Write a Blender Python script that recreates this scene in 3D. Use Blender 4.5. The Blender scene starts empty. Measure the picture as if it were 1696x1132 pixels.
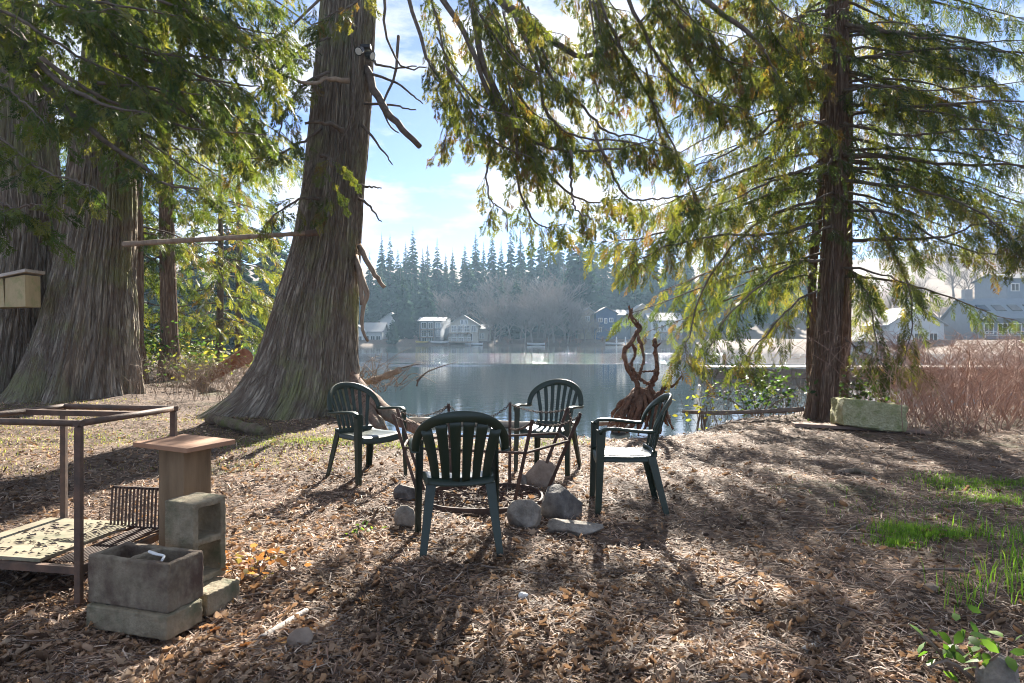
import bpy, math, random
import numpy as np
from mathutils import Vector, Matrix, noise

R = math.radians
scene = bpy.context.scene
col = scene.collection
FPX, CX, HY, CAMZ = 1100.0, 848.0, 560.0, 1.3      # photograph: focal length in its pixels, horizon row, eye height

# ------------------------------------------------------------------ camera
cam_data = bpy.data.cameras.new('camera')
cam_data.sensor_width = 36.0
cam_data.lens = FPX / 1696.0 * 36.0
cam_data.shift_y = -(566.0 - HY) / 1696.0
cam_data.clip_start = 0.05
cam_data.clip_end = 3000
cam = bpy.data.objects.new('camera', cam_data)
col.objects.link(cam)
cam.location = (0, 0, CAMZ)
cam.rotation_euler = (R(90), 0, 0)
scene.camera = cam

# ------------------------------------------------------------------ sky, sun, exposure
SUN_AZ, SUN_EL = R(8.5), R(29.0)
w = bpy.data.worlds.new('World')
scene.world = w
w.use_nodes = True
wn, wl = w.node_tree.nodes, w.node_tree.links
wn.clear()
wo = wn.new('ShaderNodeOutputWorld')
bg = wn.new('ShaderNodeBackground')
sky = wn.new('ShaderNodeTexSky')
sky.sky_type = 'NISHITA'
sky.sun_disc = False
sky.sun_elevation = SUN_EL
sky.sun_rotation = SUN_AZ
sky.air_density = 0.32
sky.dust_density = 0.05
sky.ozone_density = 1.5
tc = wn.new('ShaderNodeTexCoord')
mp = wn.new('ShaderNodeMapping')
mp.inputs['Scale'].default_value = (3.0, 3.0, 9.0)
mp.inputs['Location'].default_value = (4, 8, 3)
cn = wn.new('ShaderNodeTexNoise')
cn.inputs['Scale'].default_value = 1.7
cn.inputs['Detail'].default_value = 8
cn.inputs['Roughness'].default_value = 0.58
cr = wn.new('ShaderNodeValToRGB')
cr.color_ramp.elements[0].position = 0.45
cr.color_ramp.elements[1].position = 0.64
cm = wn.new('ShaderNodeMix')
cm.data_type = 'RGBA'
cm.inputs['B'].default_value = (4.3, 4.32, 4.4, 1)
wl.new(tc.outputs['Generated'], mp.inputs['Vector'])
wl.new(mp.outputs['Vector'], cn.inputs['Vector'])
wl.new(cn.outputs['Fac'], cr.inputs['Fac'])
wl.new(cr.outputs['Color'], cm.inputs['Factor'])
wl.new(sky.outputs['Color'], cm.inputs['A'])
wl.new(cm.outputs['Result'], bg.inputs['Color'])
bg.inputs['Strength'].default_value = 0.07
wl.new(bg.outputs['Background'], wo.inputs['Surface'])

SUN_DIR = Vector((math.sin(SUN_AZ) * math.cos(SUN_EL), math.cos(SUN_AZ) * math.cos(SUN_EL), math.sin(SUN_EL)))
sd = bpy.data.lights.new('sun', 'SUN')
sd.energy = 5.0
sd.angle = R(0.53)
sd.color = (1.0, 0.93, 0.82)
so = bpy.data.objects.new('sun', sd)
col.objects.link(so)
so.rotation_euler = SUN_DIR.to_track_quat('Z', 'Y').to_euler()
so.location = (20, 60, 40)

scene.view_settings.view_transform = 'Standard'
scene.view_settings.look = 'None'
scene.view_settings.gamma = 1.0
scene.view_settings.exposure = 2.2
scene.view_settings.use_curve_mapping = False
scene.cycles.filter_width = 1.0
scene.cycles.adaptive_threshold = 0.015
scene.cycles.max_bounces = 6
scene.cycles.diffuse_bounces = 3
scene.cycles.glossy_bounces = 2
scene.cycles.transmission_bounces = 4
scene.cycles.transparent_max_bounces = 4
scene.cycles.volume_bounces = 0
scene.cycles.caustics_reflective = False
scene.cycles.caustics_refractive = False

# ------------------------------------------------------------------ helpers
def at(px, py, Y):
    """the 3-D point that stands at depth Y under a pixel of the photograph"""
    return Vector(((px - CX) / FPX * Y, Y, CAMZ - (py - HY) / FPX * Y))

def lerp(a, b, t):
    return a + (b - a) * t

def ease(a, b, v):
    t = np.clip((v - a) / (b - a), 0, 1)
    return t * t * (3 - 2 * t)

def tag(o, label=None, cat=None, group=None, kind=None):
    if label: o['label'] = label
    if cat: o['category'] = cat
    if group: o['group'] = group
    if kind: o['kind'] = kind
    return o

def empty(name, loc, rz=0.0, label=None, cat=None, group=None):
    o = bpy.data.objects.new(name, None)
    o.empty_display_size = 0.2
    col.objects.link(o)
    o.location = loc
    o.rotation_euler = (0, 0, rz)
    return tag(o, label, cat, group)

def wmat(o):
    b = o.matrix_basis.copy()
    if o.parent:
        return wmat(o.parent) @ o.matrix_parent_inverse @ b
    return b

def put_under(o, parent, world):
    o.parent = parent
    if world:
        o.matrix_parent_inverse = wmat(parent).inverted()

class MB:
    """collects shapes and links them as one mesh object"""
    def __init__(s):
        s.v, s.f = [], []
    def add(s, vs, fs):
        n = len(s.v)
        s.v.extend([tuple(p) for p in vs])
        s.f.extend([tuple(i + n for i in f) for f in fs])
    def box(s, c, size, M=None):
        hx, hy, hz = size[0] / 2, size[1] / 2, size[2] / 2
        vs = [Vector((x, y, z)) for x in (-hx, hx) for y in (-hy, hy) for z in (-hz, hz)]
        if M is not None: vs = [M @ p for p in vs]
        c = Vector(c)
        s.add([p + c for p in vs], [(0, 1, 3, 2), (4, 6, 7, 5), (0, 4, 5, 1), (2, 3, 7, 6), (0, 2, 6, 4), (1, 5, 7, 3)])
    def bar(s, a, b, w, h=None, up=(0, 0, 1)):
        a, b = Vector(a), Vector(b)
        h = h or w
        d = (b - a)
        L = d.length
        d.normalize()
        u = Vector(up)
        if abs(d.dot(u)) > .95: u = Vector((0, 1, 0))
        x = d.cross(u).normalized()
        z = x.cross(d)
        M = Matrix((x, d, z)).transposed()
        s.box((a + b) / 2, (w, L, h), M)
    def tube(s, pts, rad, seg=6, cap=True):
        pts = [Vector(p) for p in pts]
        n = len(pts)
        if not hasattr(rad, '__len__'): rad = [rad] * n
        T0 = (pts[1] - pts[0]).normalized()
        u = Vector((0, 0, 1)) if abs(T0.z) < .9 else Vector((1, 0, 0))
        u = (u - T0 * u.dot(T0)).normalized()
        vs, fs = [], []
        for i, p in enumerate(pts):
            T = (pts[min(i + 1, n - 1)] - pts[max(i - 1, 0)])
            T = T.normalized() if T.length > 1e-9 else T0
            u = u - T * u.dot(T)
            u = u.normalized() if u.length > 1e-6 else T.orthogonal().normalized()
            v = T.cross(u)
            for k in range(seg):
                a = 2 * math.pi * k / seg
                vs.append(p + (u * math.cos(a) + v * math.sin(a)) * rad[i])
        for i in range(n - 1):
            for k in range(seg):
                k2 = (k + 1) % seg
                fs.append((i * seg + k, i * seg + k2, (i + 1) * seg + k2, (i + 1) * seg + k))
        if cap:
            fs.append(tuple(reversed(range(seg))))
            fs.append(tuple((n - 1) * seg + k for k in range(seg)))
        s.add(vs, fs)
    def ribbon(s, pts, wdirs, ws, th):
        """a flat rounded band: width along wdirs, thickness th"""
        pts = [Vector(p) for p in pts]
        n = len(pts)
        prof = [(-.5, -.25), (-.42, -.5), (.42, -.5), (.5, -.25), (.5, .25), (.42, .5), (-.42, .5), (-.5, .25)]
        vs, fs = [], []
        for i, p in enumerate(pts):
            T = (pts[min(i + 1, n - 1)] - pts[max(i - 1, 0)]).normalized()
            W = Vector(wdirs[i])
            W = (W - T * W.dot(T)).normalized()
            N = T.cross(W)
            ww = ws[i] if hasattr(ws, '__len__') else ws
            for a, b in prof:
                vs.append(p + W * a * ww + N * b * th)
        for i in range(n - 1):
            for k in range(8):
                k2 = (k + 1) % 8
                fs.append((i * 8 + k, i * 8 + k2, (i + 1) * 8 + k2, (i + 1) * 8 + k))
        fs.append(tuple(reversed(range(8))))
        fs.append(tuple((n - 1) * 8 + k for k in range(8)))
        s.add(vs, fs)
    def mesh(s, name, mat=None, smooth=False):
        me = bpy.data.meshes.new(name)
        me.from_pydata(s.v, [], s.f)
        if smooth:
            me.polygons.foreach_set('use_smooth', [len(f) <= 4 for f in s.f])
        if mat: me.materials.append(mat)
        return me
    def build(s, name, mat, parent=None, smooth=False, world=True, bevel=0):
        o = bpy.data.objects.new(name, s.mesh(name, mat, smooth))
        col.objects.link(o)
        if parent: put_under(o, parent, world)
        if bevel:
            b = o.modifiers.new('bevel', 'BEVEL')
            b.width = bevel
            b.segments = 2
            b.limit_method = 'ANGLE'
            b.angle_limit = R(40)
        return o

def np_mesh(name, V, F, mat, colors=None, smooth=False):
    """V (n,3), F (m,k) index array -> mesh"""
    me = bpy.data.meshes.new(name)
    V = np.ascontiguousarray(V, dtype=np.float32)
    F = np.ascontiguousarray(F, dtype=np.int32)
    m, k = F.shape
    me.vertices.add(len(V))
    me.vertices.foreach_set('co', V.ravel())
    me.loops.add(m * k)
    me.loops.foreach_set('vertex_index', F.ravel())
    me.polygons.add(m)
    me.polygons.foreach_set('loop_start', np.arange(0, m * k, k, dtype=np.int32))
    if smooth:
        me.polygons.foreach_set('use_smooth', np.ones(m, dtype=bool))
    me.update(calc_edges=True)
    if colors is not None:
        at_ = me.color_attributes.new('Col', 'FLOAT_COLOR', 'POINT')
        c4 = np.ones((len(V), 4), dtype=np.float32)
        c4[:, :3] = colors
        at_.data.foreach_set('color', c4.ravel())
    if mat: me.materials.append(mat)
    return me

def np_obj(name, V, F, mat, parent=None, colors=None, smooth=False):
    o = bpy.data.objects.new(name, np_mesh(name, V, F, mat, colors, smooth))
    col.objects.link(o)
    if parent: put_under(o, parent, True)
    return o

def spline(pts, n):
    """Catmull-Rom through pts, n samples"""
    P = np.array([tuple(p) for p in pts], dtype=float)
    if len(P) == 2:
        t = np.linspace(0, 1, n)[:, None]
        return [Vector(q) for q in P[0] * (1 - t) + P[1] * t]
    E = np.vstack([2 * P[0] - P[1], P, 2 * P[-1] - P[-2]])
    out = []
    for t in np.linspace(0, len(P) - 1 - 1e-6, n):
        i = int(t)
        u = t - i
        a, b, c, d = E[i:i + 4]
        out.append(Vector(.5 * ((2 * b) + (-a + c) * u + (2 * a - 5 * b + 4 * c - d) * u * u + (-a + 3 * b - 3 * c + d) * u ** 3)))
    return out

def dup(root, loc, rz=0.0, sc=1.0, **kw):
    r = root.copy()
    col.objects.link(r)
    r.location = loc
    r.rotation_euler = (0, 0, rz)
    r.scale = (sc, sc, sc) if not hasattr(sc, '__len__') else sc
    tag(r, **kw)
    for ch in list(root.children):
        c = ch.copy()
        col.objects.link(c)
        c.parent = r
        for g in list(ch.children):
            d = g.copy()
            col.objects.link(d)
            d.parent = c
    return r

# ------------------------------------------------------------------ materials
def new_mat(name):
    m = bpy.data.materials.new(name)
    m.use_nodes = True
    nt = m.node_tree
    nt.nodes.clear()
    out = nt.nodes.new('ShaderNodeOutputMaterial')
    return m, nt.nodes, nt.links, out

def pmat(name, c1, c2=None, scale=6.0, rough=.8, bump=0.0, bscale=None, stretch=(1, 1, 1), c3=None, s3=1.5, t3=(.5, .65),
         metal=0.0, spec=.4, detail=6, coords='Object', rnd=0.0):
    m, N, L, out = new_mat(name)
    b = N.new('ShaderNodeBsdfPrincipled')
    b.inputs['Roughness'].default_value = rough
    b.inputs['Metallic'].default_value = metal
    b.inputs['Specular IOR Level'].default_value = spec
    L.new(b.outputs[0], out.inputs['Surface'])
    if c2 is None:
        c2 = tuple(x * .75 for x in c1)
    tcn = N.new('ShaderNodeTexCoord')
    mpn = N.new('ShaderNodeMapping')
    mpn.inputs['Scale'].default_value = stretch
    L.new(tcn.outputs[coords], mpn.inputs['Vector'])
    nz = N.new('ShaderNodeTexNoise')
    nz.inputs['Scale'].default_value = scale
    nz.inputs['Detail'].default_value = detail
    nz.inputs['Roughness'].default_value = .62
    L.new(mpn.outputs[0], nz.inputs['Vector'])
    rp = N.new('ShaderNodeValToRGB')
    rp.color_ramp.elements[0].position = .32
    rp.color_ramp.elements[1].position = .68
    rp.color_ramp.elements[0].color = (*c1, 1)
    rp.color_ramp.elements[1].color = (*c2, 1)
    L.new(nz.outputs['Fac'], rp.inputs['Fac'])
    cur = rp.outputs['Color']
    if c3 is not None:
        n3 = N.new('ShaderNodeTexNoise')
        n3.inputs['Scale'].default_value = s3
        n3.inputs['Detail'].default_value = 7
        n3.inputs['Roughness'].default_value = .65
        L.new(tcn.outputs[coords], n3.inputs['Vector'])
        r3 = N.new('ShaderNodeValToRGB')
        r3.color_ramp.elements[0].position = t3[0]
        r3.color_ramp.elements[1].position = t3[1]
        L.new(n3.outputs['Fac'], r3.inputs['Fac'])
        mx = N.new('ShaderNodeMix')
        mx.data_type = 'RGBA'
        L.new(r3.outputs['Color'], mx.inputs['Factor'])
        L.new(cur, mx.inputs['A'])
        mx.inputs['B'].default_value = (*c3, 1)
        cur = mx.outputs['Result']
    if rnd:
        oi = N.new('ShaderNodeObjectInfo')
        hs = N.new('ShaderNodeHueSaturation')
        mr = N.new('ShaderNodeMapRange')
        mr.inputs['To Min'].default_value = 1 - rnd
        mr.inputs['To Max'].default_value = 1 + rnd
        L.new(oi.outputs['Random'], mr.inputs['Value'])
        L.new(mr.outputs[0], hs.inputs['Value'])
        L.new(cur, hs.inputs['Color'])
        cur = hs.outputs['Color']
    L.new(cur, b.inputs['Base Color'])
    if bump:
        nb = N.new('ShaderNodeTexNoise')
        nb.inputs['Scale'].default_value = bscale or scale * 3
        nb.inputs['Detail'].default_value = 6
        L.new(mpn.outputs[0], nb.inputs['Vector'])
        bp = N.new('ShaderNodeBump')
        bp.inputs['Strength'].default_value = 1.0
        bp.inputs['Distance'].default_value = bump
        L.new(nb.outputs['Fac'], bp.inputs['Height'])
        L.new(bp.outputs[0], b.inputs['Normal'])
    return m

def leaf_mat(name, trans=.5, gain=(2.1, 1.75, .75), rough=.5, spec=.35):
    """thin leaf: colour from the 'Col' attribute, light passes through"""
    m, N, L, out = new_mat(name)
    a = N.new('ShaderNodeVertexColor')
    a.layer_name = 'Col'
    b = N.new('ShaderNodeBsdfPrincipled')
    b.inputs['Roughness'].default_value = rough
    b.inputs['Specular IOR Level'].default_value = spec
    L.new(a.outputs['Color'], b.inputs['Base Color'])
    t = N.new('ShaderNodeBsdfTranslucent')
    g = N.new('ShaderNodeMix')
    g.data_type = 'RGBA'
    g.blend_type = 'MULTIPLY'
    g.inputs['Factor'].default_value = 1
    g.inputs['B'].default_value = (*gain, 1)
    L.new(a.outputs['Color'], g.inputs['A'])
    L.new(g.outputs['Result'], t.inputs['Color'])
    x = N.new('ShaderNodeMixShader')
    x.inputs['Fac'].default_value = trans
    L.new(b.outputs[0], x.inputs[1])
    L.new(t.outputs[0], x.inputs[2])
    L.new(x.outputs[0], out.inputs['Surface'])
    return m

M = {}
M['ground'] = pmat('forest_floor', (.050, .032, .022), (.22, .155, .115), 9, .95, .03, 30, c3=(.075, .082, .034), s3=.55, t3=(.57, .70), detail=9)
M['bark'] = pmat('cedar_bark', (.055, .039, .029), (.29, .225, .175), 15, .95, .035, 24, (1, 1, .10), c3=(.115, .125, .055), s3=1.1, t3=(.52, .66))
M['bark_red'] = pmat('red_bark', (.075, .042, .028), (.31, .20, .145), 18, .95, .02, 30, (1, 1, .10), c3=(.13, .115, .085), s3=2, t3=(.5, .7))
def bark_mat(name, furrow, ridge, pale, moss, moss_t=(.52, .66), fs=7.0):
    """fibrous bark: strips and furrows that run up the stem along the 'bk' attribute of the trunk mesh"""
    m, N, L, out = new_mat(name)
    b = N.new('ShaderNodeBsdfPrincipled')
    b.inputs['Roughness'].default_value = .95
    b.inputs['Specular IOR Level'].default_value = .25
    L.new(b.outputs[0], out.inputs['Surface'])
    a = N.new('ShaderNodeAttribute'); a.attribute_name = 'bk'
    def nz(scale, detail, dist=0.0, rough=.6):
        n = N.new('ShaderNodeTexNoise'); n.inputs['Scale'].default_value = scale; n.inputs['Detail'].default_value = detail
        n.inputs['Distortion'].default_value = dist; n.inputs['Roughness'].default_value = rough
        L.new(a.outputs['Vector'], n.inputs['Vector']); return n
    def math_(op, x, y=None, v=None):
        k = N.new('ShaderNodeMath'); k.operation = op
        L.new(x, k.inputs[0])
        if y is not None: L.new(y, k.inputs[1])
        elif v is not None: k.inputs[1].default_value = v
        return k.outputs[0]
    n1 = nz(fs, 3, .5); n2 = nz(fs * 3.1, 4, .3); n3 = nz(fs * .45, 5)
    f1 = math_('ABSOLUTE', math_('SUBTRACT', n1.outputs['Fac'], v=.5))
    f2 = math_('ABSOLUTE', math_('SUBTRACT', n2.outputs['Fac'], v=.5))
    r1 = N.new('ShaderNodeMapRange'); r1.inputs['From Max'].default_value = .085; L.new(f1, r1.inputs['Value'])
    r2 = N.new('ShaderNodeMapRange'); r2.inputs['From Max'].default_value = .10; r2.inputs['To Min'].default_value = .35; L.new(f2, r2.inputs['Value'])
    h = math_('MULTIPLY', r1.outputs[0], r2.outputs[0])
    mixs = []
    def mix(fac, A, B):
        x = N.new('ShaderNodeMix'); x.data_type = 'RGBA'; L.new(fac, x.inputs['Factor'])
        for s_, v in (('A', A), ('B', B)):
            if isinstance(v, tuple): x.inputs[s_].default_value = (*v, 1)
            else: L.new(v, x.inputs[s_])
        return x.outputs['Result']
    rp = N.new('ShaderNodeValToRGB'); rp.color_ramp.elements[0].position = .35; rp.color_ramp.elements[1].position = .7
    L.new(n3.outputs['Fac'], rp.inputs['Fac'])
    c = mix(rp.outputs['Color'], ridge, pale)
    c = mix(h, furrow, c)
    tcn = N.new('ShaderNodeTexCoord')
    nm = N.new('ShaderNodeTexNoise'); nm.inputs['Scale'].default_value = 1.2; nm.inputs['Detail'].default_value = 8; nm.inputs['Roughness'].default_value = .68
    L.new(tcn.outputs['Object'], nm.inputs['Vector'])
    rm = N.new('ShaderNodeValToRGB'); rm.color_ramp.elements[0].position = moss_t[0]; rm.color_ramp.elements[1].position = moss_t[1]
    L.new(nm.outputs['Fac'], rm.inputs['Fac'])
    mf = math_('MULTIPLY', rm.outputs['Color'], math_('MULTIPLY_ADD', h, v=.8))
    c = mix(mf, c, moss)
    L.new(c, b.inputs['Base Color'])
    bp = N.new('ShaderNodeBump'); bp.inputs['Distance'].default_value = .035; L.new(h, bp.inputs['Height']); L.new(bp.outputs[0], b.inputs['Normal'])
    return m
M['cedar_trunk'] = bark_mat('fibrous_cedar_bark', (.125, .095, .072), (.34, .28, .22), (.47, .42, .345), (.25, .255, .12), (.50, .66), 15.0)
M['red_trunk'] = bark_mat('fibrous_red_bark', (.11, .066, .045), (.32, .215, .155), (.48, .37, .29), (.20, .19, .11), (.58, .75), 22.0)
M['limb'] = pmat('limb_bark', (.075, .058, .046), (.17, .135, .11), 12, .9, .006, 40)
M['deadwood'] = pmat('dead_wood', (.17, .12, .085), (.36, .28, .21), 9, .9, .006, 40, (1, 1, .4))
M['driftwood'] = pmat('driftwood', (.33, .29, .25), (.55, .50, .44), 7, .9, .008, 30, (.3, 1, 1))
M['leaf'] = leaf_mat('cedar_leaf')
M['litter'] = leaf_mat('leaf_litter', .22, (1.25, 1.1, .9), .7, .25)
M['grassm'] = leaf_mat('grass_blade', .5, (1.35, 1.35, .7), .5, .3)
M['twigm'] = pmat('twig_bark', (.10, .075, .06), (.25, .20, .165), 8, .9)
M['chair'] = pmat('green_plastic', (.010, .022, .013), (.014, .029, .018), 3, .38, .0006, 60, c3=(.030, .040, .034), s3=9, t3=(.58, .80), spec=.5)
M['rust'] = pmat('rusty_iron', (.030, .020, .016), (.095, .050, .033), 18, .8, .002, 60, spec=.5)
M['pipe'] = pmat('rusted_pipe', (.060, .043, .034), (.15, .088, .058), 14, .72, .0015, 80, spec=.5)
M['concrete'] = pmat('weathered_concrete', (.16, .13, .085), (.31, .26, .18), 14, .95, .004, 90, c3=(.10, .105, .062), s3=5, t3=(.48, .68))
M['stain'] = pmat('stained_concrete', (.14, .115, .08), (.28, .235, .17), 14, .95, .004, 90, c3=(.085, .055, .042), s3=4, t3=(.40, .60))
M['post'] = pmat('post_wood', (.12, .083, .048), (.25, .175, .105), 10, .85, .003, 40, (1, 1, .15))
M['capwood'] = pmat('cap_wood', (.27, .145, .088), (.36, .21, .13), 5, .75, .001, 60, (.2, 1, 1))
M['ply'] = pmat('old_plywood', (.16, .135, .09), (.29, .25, .17), 6, .85, .002, 50, (.3, 1.5, 1), c3=(.16, .16, .10), s3=6)
M['boxwood'] = pmat('pale_board', (.36, .28, .15), (.50, .41, .24), 6, .8, .002, 50, (1, 1, .2), c3=(.30, .30, .14), s3=6)
M['rock'] = pmat('grey_rock', (.12, .105, .088), (.32, .285, .24), 11, .9, .012, 38, c3=(.34, .33, .31), s3=5, t3=(.60, .75))
M['rock_dark'] = pmat('dark_rock', (.055, .050, .046), (.17, .155, .14), 10, .85, .012, 38, c3=(.24, .235, .23), s3=5, t3=(.58, .72))
M['rock_brown'] = pmat('brown_rock', (.17, .125, .095), (.30, .24, .19), 9, .9, .006, 45)
M['moss'] = pmat('mossy_foam', (.31, .30, .155), (.47, .44, .28), 22, .95, .035, 40, c3=(.22, .24, .10), s3=6, t3=(.45, .65))
M['root'] = pmat('burl_wood', (.060, .031, .020), (.20, .105, .063), 16, .9, .018, 34)
M['mosslog'] = pmat('mossy_log', (.075, .055, .038), (.20, .155, .115), 14, .95, .02, 30, c3=(.12, .13, .05), s3=6, t3=(.48, .66))
M['rotlog'] = pmat('rotten_red_log', (.17, .065, .035), (.32, .145, .08), 10, .95, .02, 30)
M['black'] = pmat('black_plastic', (.015, .015, .017), (.02, .02, .022), 5, .4)
M['lens'] = pmat('lamp_lens', (.55, .55, .52), (.68, .68, .65), 5, .15)
M['plank'] = pmat('dock_plank', (.42, .36, .30), (.58, .51, .44), 6, .85, .002, 40, (1, .2, 1))
M['fascia'] = pmat('dock_fascia', (.16, .11, .085), (.28, .20, .155), 6, .9, .002, 40, (.2, 1, 1))
M['bramble'] = pmat('bramble_cane', (.22, .115, .08), (.52, .35, .265), 3, .8)
M['glass'] = pmat('window_glass', (.02, .025, .03), (.03, .035, .04), 2, .06, spec=.8)
M['trim'] = pmat('white_trim', (.72, .72, .70), (.8, .8, .78), 4, .6)
M['farbark'] = pmat('far_bark', (.09, .075, .065), (.16, .135, .12), 2, .9)
M['conifer'] = leaf_mat('conifer_needles', .30, (1.3, 1.3, .8), .9, .02)
M['barewood'] = pmat('bare_branches', (.21, .175, .15), (.33, .285, .25), .2, .9, rnd=.18)
M['redtwig'] = pmat('red_bare_twigs', (.23, .12, .085), (.36, .20, .14), .3, .9, rnd=.15)
M['hull'] = pmat('white_hull', (.70, .71, .72), (.8, .8, .8), 3, .35)
M['yhull'] = pmat('yellow_hull', (.65, .48, .13), (.7, .55, .18), 3, .35)

# water: still lake with ruffled stretches
m, N, L, out = new_mat('lake_water')
b = N.new('ShaderNodeBsdfPrincipled')
b.inputs['Base Color'].default_value = (.020, .030, .034, 1)
b.inputs['Roughness'].default_value = .045
b.inputs['IOR'].default_value = 1.33
b.inputs['Specular IOR Level'].default_value = .5
L.new(b.outputs[0], out.inputs['Surface'])
t = N.new('ShaderNodeTexCoord')
mpn = N.new('ShaderNodeMapping'); mpn.inputs['Scale'].default_value = (.75, 1.0, 1)
L.new(t.outputs['Object'], mpn.inputs['Vector'])
n1 = N.new('ShaderNodeTexNoise'); n1.inputs['Scale'].default_value = 2.4; n1.inputs['Detail'].default_value = 4
n2 = N.new('ShaderNodeTexNoise'); n2.inputs['Scale'].default_value = 9.0; n2.inputs['Detail'].default_value = 3
L.new(mpn.outputs[0], n1.inputs['Vector']); L.new(mpn.outputs[0], n2.inputs['Vector'])
mp3 = N.new('ShaderNodeMapping'); mp3.inputs['Scale'].default_value = (.02, .06, 1)
L.new(t.outputs['Object'], mp3.inputs['Vector'])
n3 = N.new('ShaderNodeTexNoise'); n3.inputs['Scale'].default_value = 1.0; n3.inputs['Detail'].default_value = 2
L.new(mp3.outputs[0], n3.inputs['Vector'])
sx_ = N.new('ShaderNodeSeparateXYZ'); L.new(t.outputs['Object'], sx_.inputs[0])
ad = N.new('ShaderNodeMath'); ad.operation = 'MULTIPLY_ADD'; ad.inputs[1].default_value = 44.0
L.new(n3.outputs['Fac'], ad.inputs[0]); L.new(sx_.outputs['Y'], ad.inputs[2])
mr_ = N.new('ShaderNodeMapRange'); mr_.inputs['From Min'].default_value = 40; mr_.inputs['From Max'].default_value = 120
L.new(ad.outputs[0], mr_.inputs['Value'])
r3 = N.new('ShaderNodeValToRGB'); e_ = r3.color_ramp.elements
e_[0].position = .30; e_[0].color = (0, 0, 0, 1); e_[1].position = .36; e_[1].color = (1, 1, 1, 1)
q_ = e_.new(.58); q_.color = (1, 1, 1, 1); q_ = e_.new(.68); q_.color = (0, 0, 0, 1)
L.new(mr_.outputs[0], r3.inputs['Fac'])
mul = N.new('ShaderNodeMath'); mul.operation = 'MULTIPLY_ADD'
L.new(r3.outputs['Color'], mul.inputs[0]); mul.inputs[1].default_value = .8; mul.inputs[2].default_value = .0045
bp = N.new('ShaderNodeBump'); bp.inputs['Strength'].default_value = 1
L.new(mul.outputs[0], bp.inputs['Distance']); L.new(n1.outputs['Fac'], bp.inputs['Height'])
bp2 = N.new('ShaderNodeBump'); bp2.inputs['Strength'].default_value = 1
mul2 = N.new('ShaderNodeMath'); mul2.operation = 'MULTIPLY'; mul2.inputs[1].default_value = .30
L.new(mul.outputs[0], mul2.inputs[0]); L.new(mul2.outputs[0], bp2.inputs['Distance'])
L.new(n2.outputs['Fac'], bp2.inputs['Height']); L.new(bp.outputs[0], bp2.inputs['Normal'])
L.new(bp2.outputs[0], b.inputs['Normal'])
M['water'] = m
# ================================================================== terrain and water
WATER_Z = -0.45
LAKE = np.array([(-3.2, 13.0), (-2.2, 11.0), (-1.3, 9.7), (0, 9.35), (1.2, 9.3), (2.2, 9.9), (3.2, 11.2), (5, 12.6), (9, 13.6), (16, 15),
                 (28, 22), (44, 50), (54, 85), (52, 120), (44, 150), (10, 156), (-20, 153), (-50, 150), (-85, 132), (-90, 95),
                 (-42, 62), (-17, 45), (-9.5, 30), (-6.6, 22), (-4.6, 16.5)], dtype=float)

def lake_dist(x, y):
    """signed distance to the shoreline, positive on land"""
    x = np.asarray(x, float); y = np.asarray(y, float)
    best = np.full(x.shape, 1e9)
    inside = np.zeros(x.shape, bool)
    n = len(LAKE)
    for i in range(n):
        ax, ay = LAKE[i]; bx, by = LAKE[(i + 1) % n]
        dx, dy = bx - ax, by - ay
        t = np.clip(((x - ax) * dx + (y - ay) * dy) / (dx * dx + dy * dy), 0, 1)
        best = np.minimum(best, np.hypot(x - ax - t * dx, y - ay - t * dy))
        cross = ((ay > y) != (by > y)) & (x < (bx - ax) * (y - ay) / (by - ay + 1e-12) + ax)
        inside ^= cross
    return np.where(inside, -best, best)

def ground(x, y):
    x = np.asarray(x, float); y = np.asarray(y, float)
    d = lake_dist(x, y)
    z = WATER_Z + .45 * ease(-.05, .75, d)
    z = z - 1.2 * ease(0, 5, -d)
    bumps = .018 * np.sin(1.9 * x + .7 * y) + .015 * np.sin(2.7 * y - 1.3 * x + 1) + .010 * np.sin(5.1 * x + 4.2 * y) + .012 * np.sin(3.3 * x - 6.1 * y + 2)
    z = z + bumps * ease(.1, .8, d) * ease(1.0, 2.2, np.hypot(x + .2, y - 5.2))
    # mound round the left cedars and the bank behind them
    z = z + .28 * np.exp(-(((x + 7.5) / 3.0) ** 2 + ((y - 12.3) / 3.0) ** 2))
    z = z + .55 * np.exp(-(((x + 8.0) / 3.5) ** 2 + ((y - 19) / 3.5) ** 2))
    far = ease(48, 80, y + .35 * np.maximum(x, 0)) + ease(14, 40, x) * ease(20, 50, y)
    far = np.clip(far, 0, 1)
    z = z + far * (1.0 * ease(.5, 6, d) + .20 * np.maximum(d - 14, 0) * ease(14, 40, d))
    z = np.where(z > 38, 38 + (z - 38) * .25, z)
    return z

def gz(x, y):
    return float(ground(np.array([x]), np.array([y]))[0])

def warp(a, b, n, near, k):
    u = np.linspace(-1, 1, n) if a < 0 and abs(a) == abs(b) else np.linspace(0, 1, n)
    s = np.sinh(u * k) / math.sinh(k)
    return s * b if a < 0 and abs(a) == abs(b) else a + (b - a) * s

gx = warp(-600, 600, 251, 0, 6.4)
gy = np.concatenate([np.linspace(-60, 1, 20)[:-1], warp(1.0, 900, 230, 0, 6.0)])
XX, YY = np.meshgrid(gx, gy, indexing='ij')
ZZ = ground(XX, YY)
nx, ny = XX.shape
V = np.stack([XX.ravel(), YY.ravel(), ZZ.ravel()], 1)
idx = np.arange(nx * ny).reshape(nx, ny)
F = np.stack([idx[:-1, :-1].ravel(), idx[1:, :-1].ravel(), idx[1:, 1:].ravel(), idx[:-1, 1:].ravel()], 1)
GROUND = np_obj('ground', V, F, M['ground'], smooth=True)
tag(GROUND, 'brown forest floor of needles and leaves running down to the lake', kind='structure')

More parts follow.
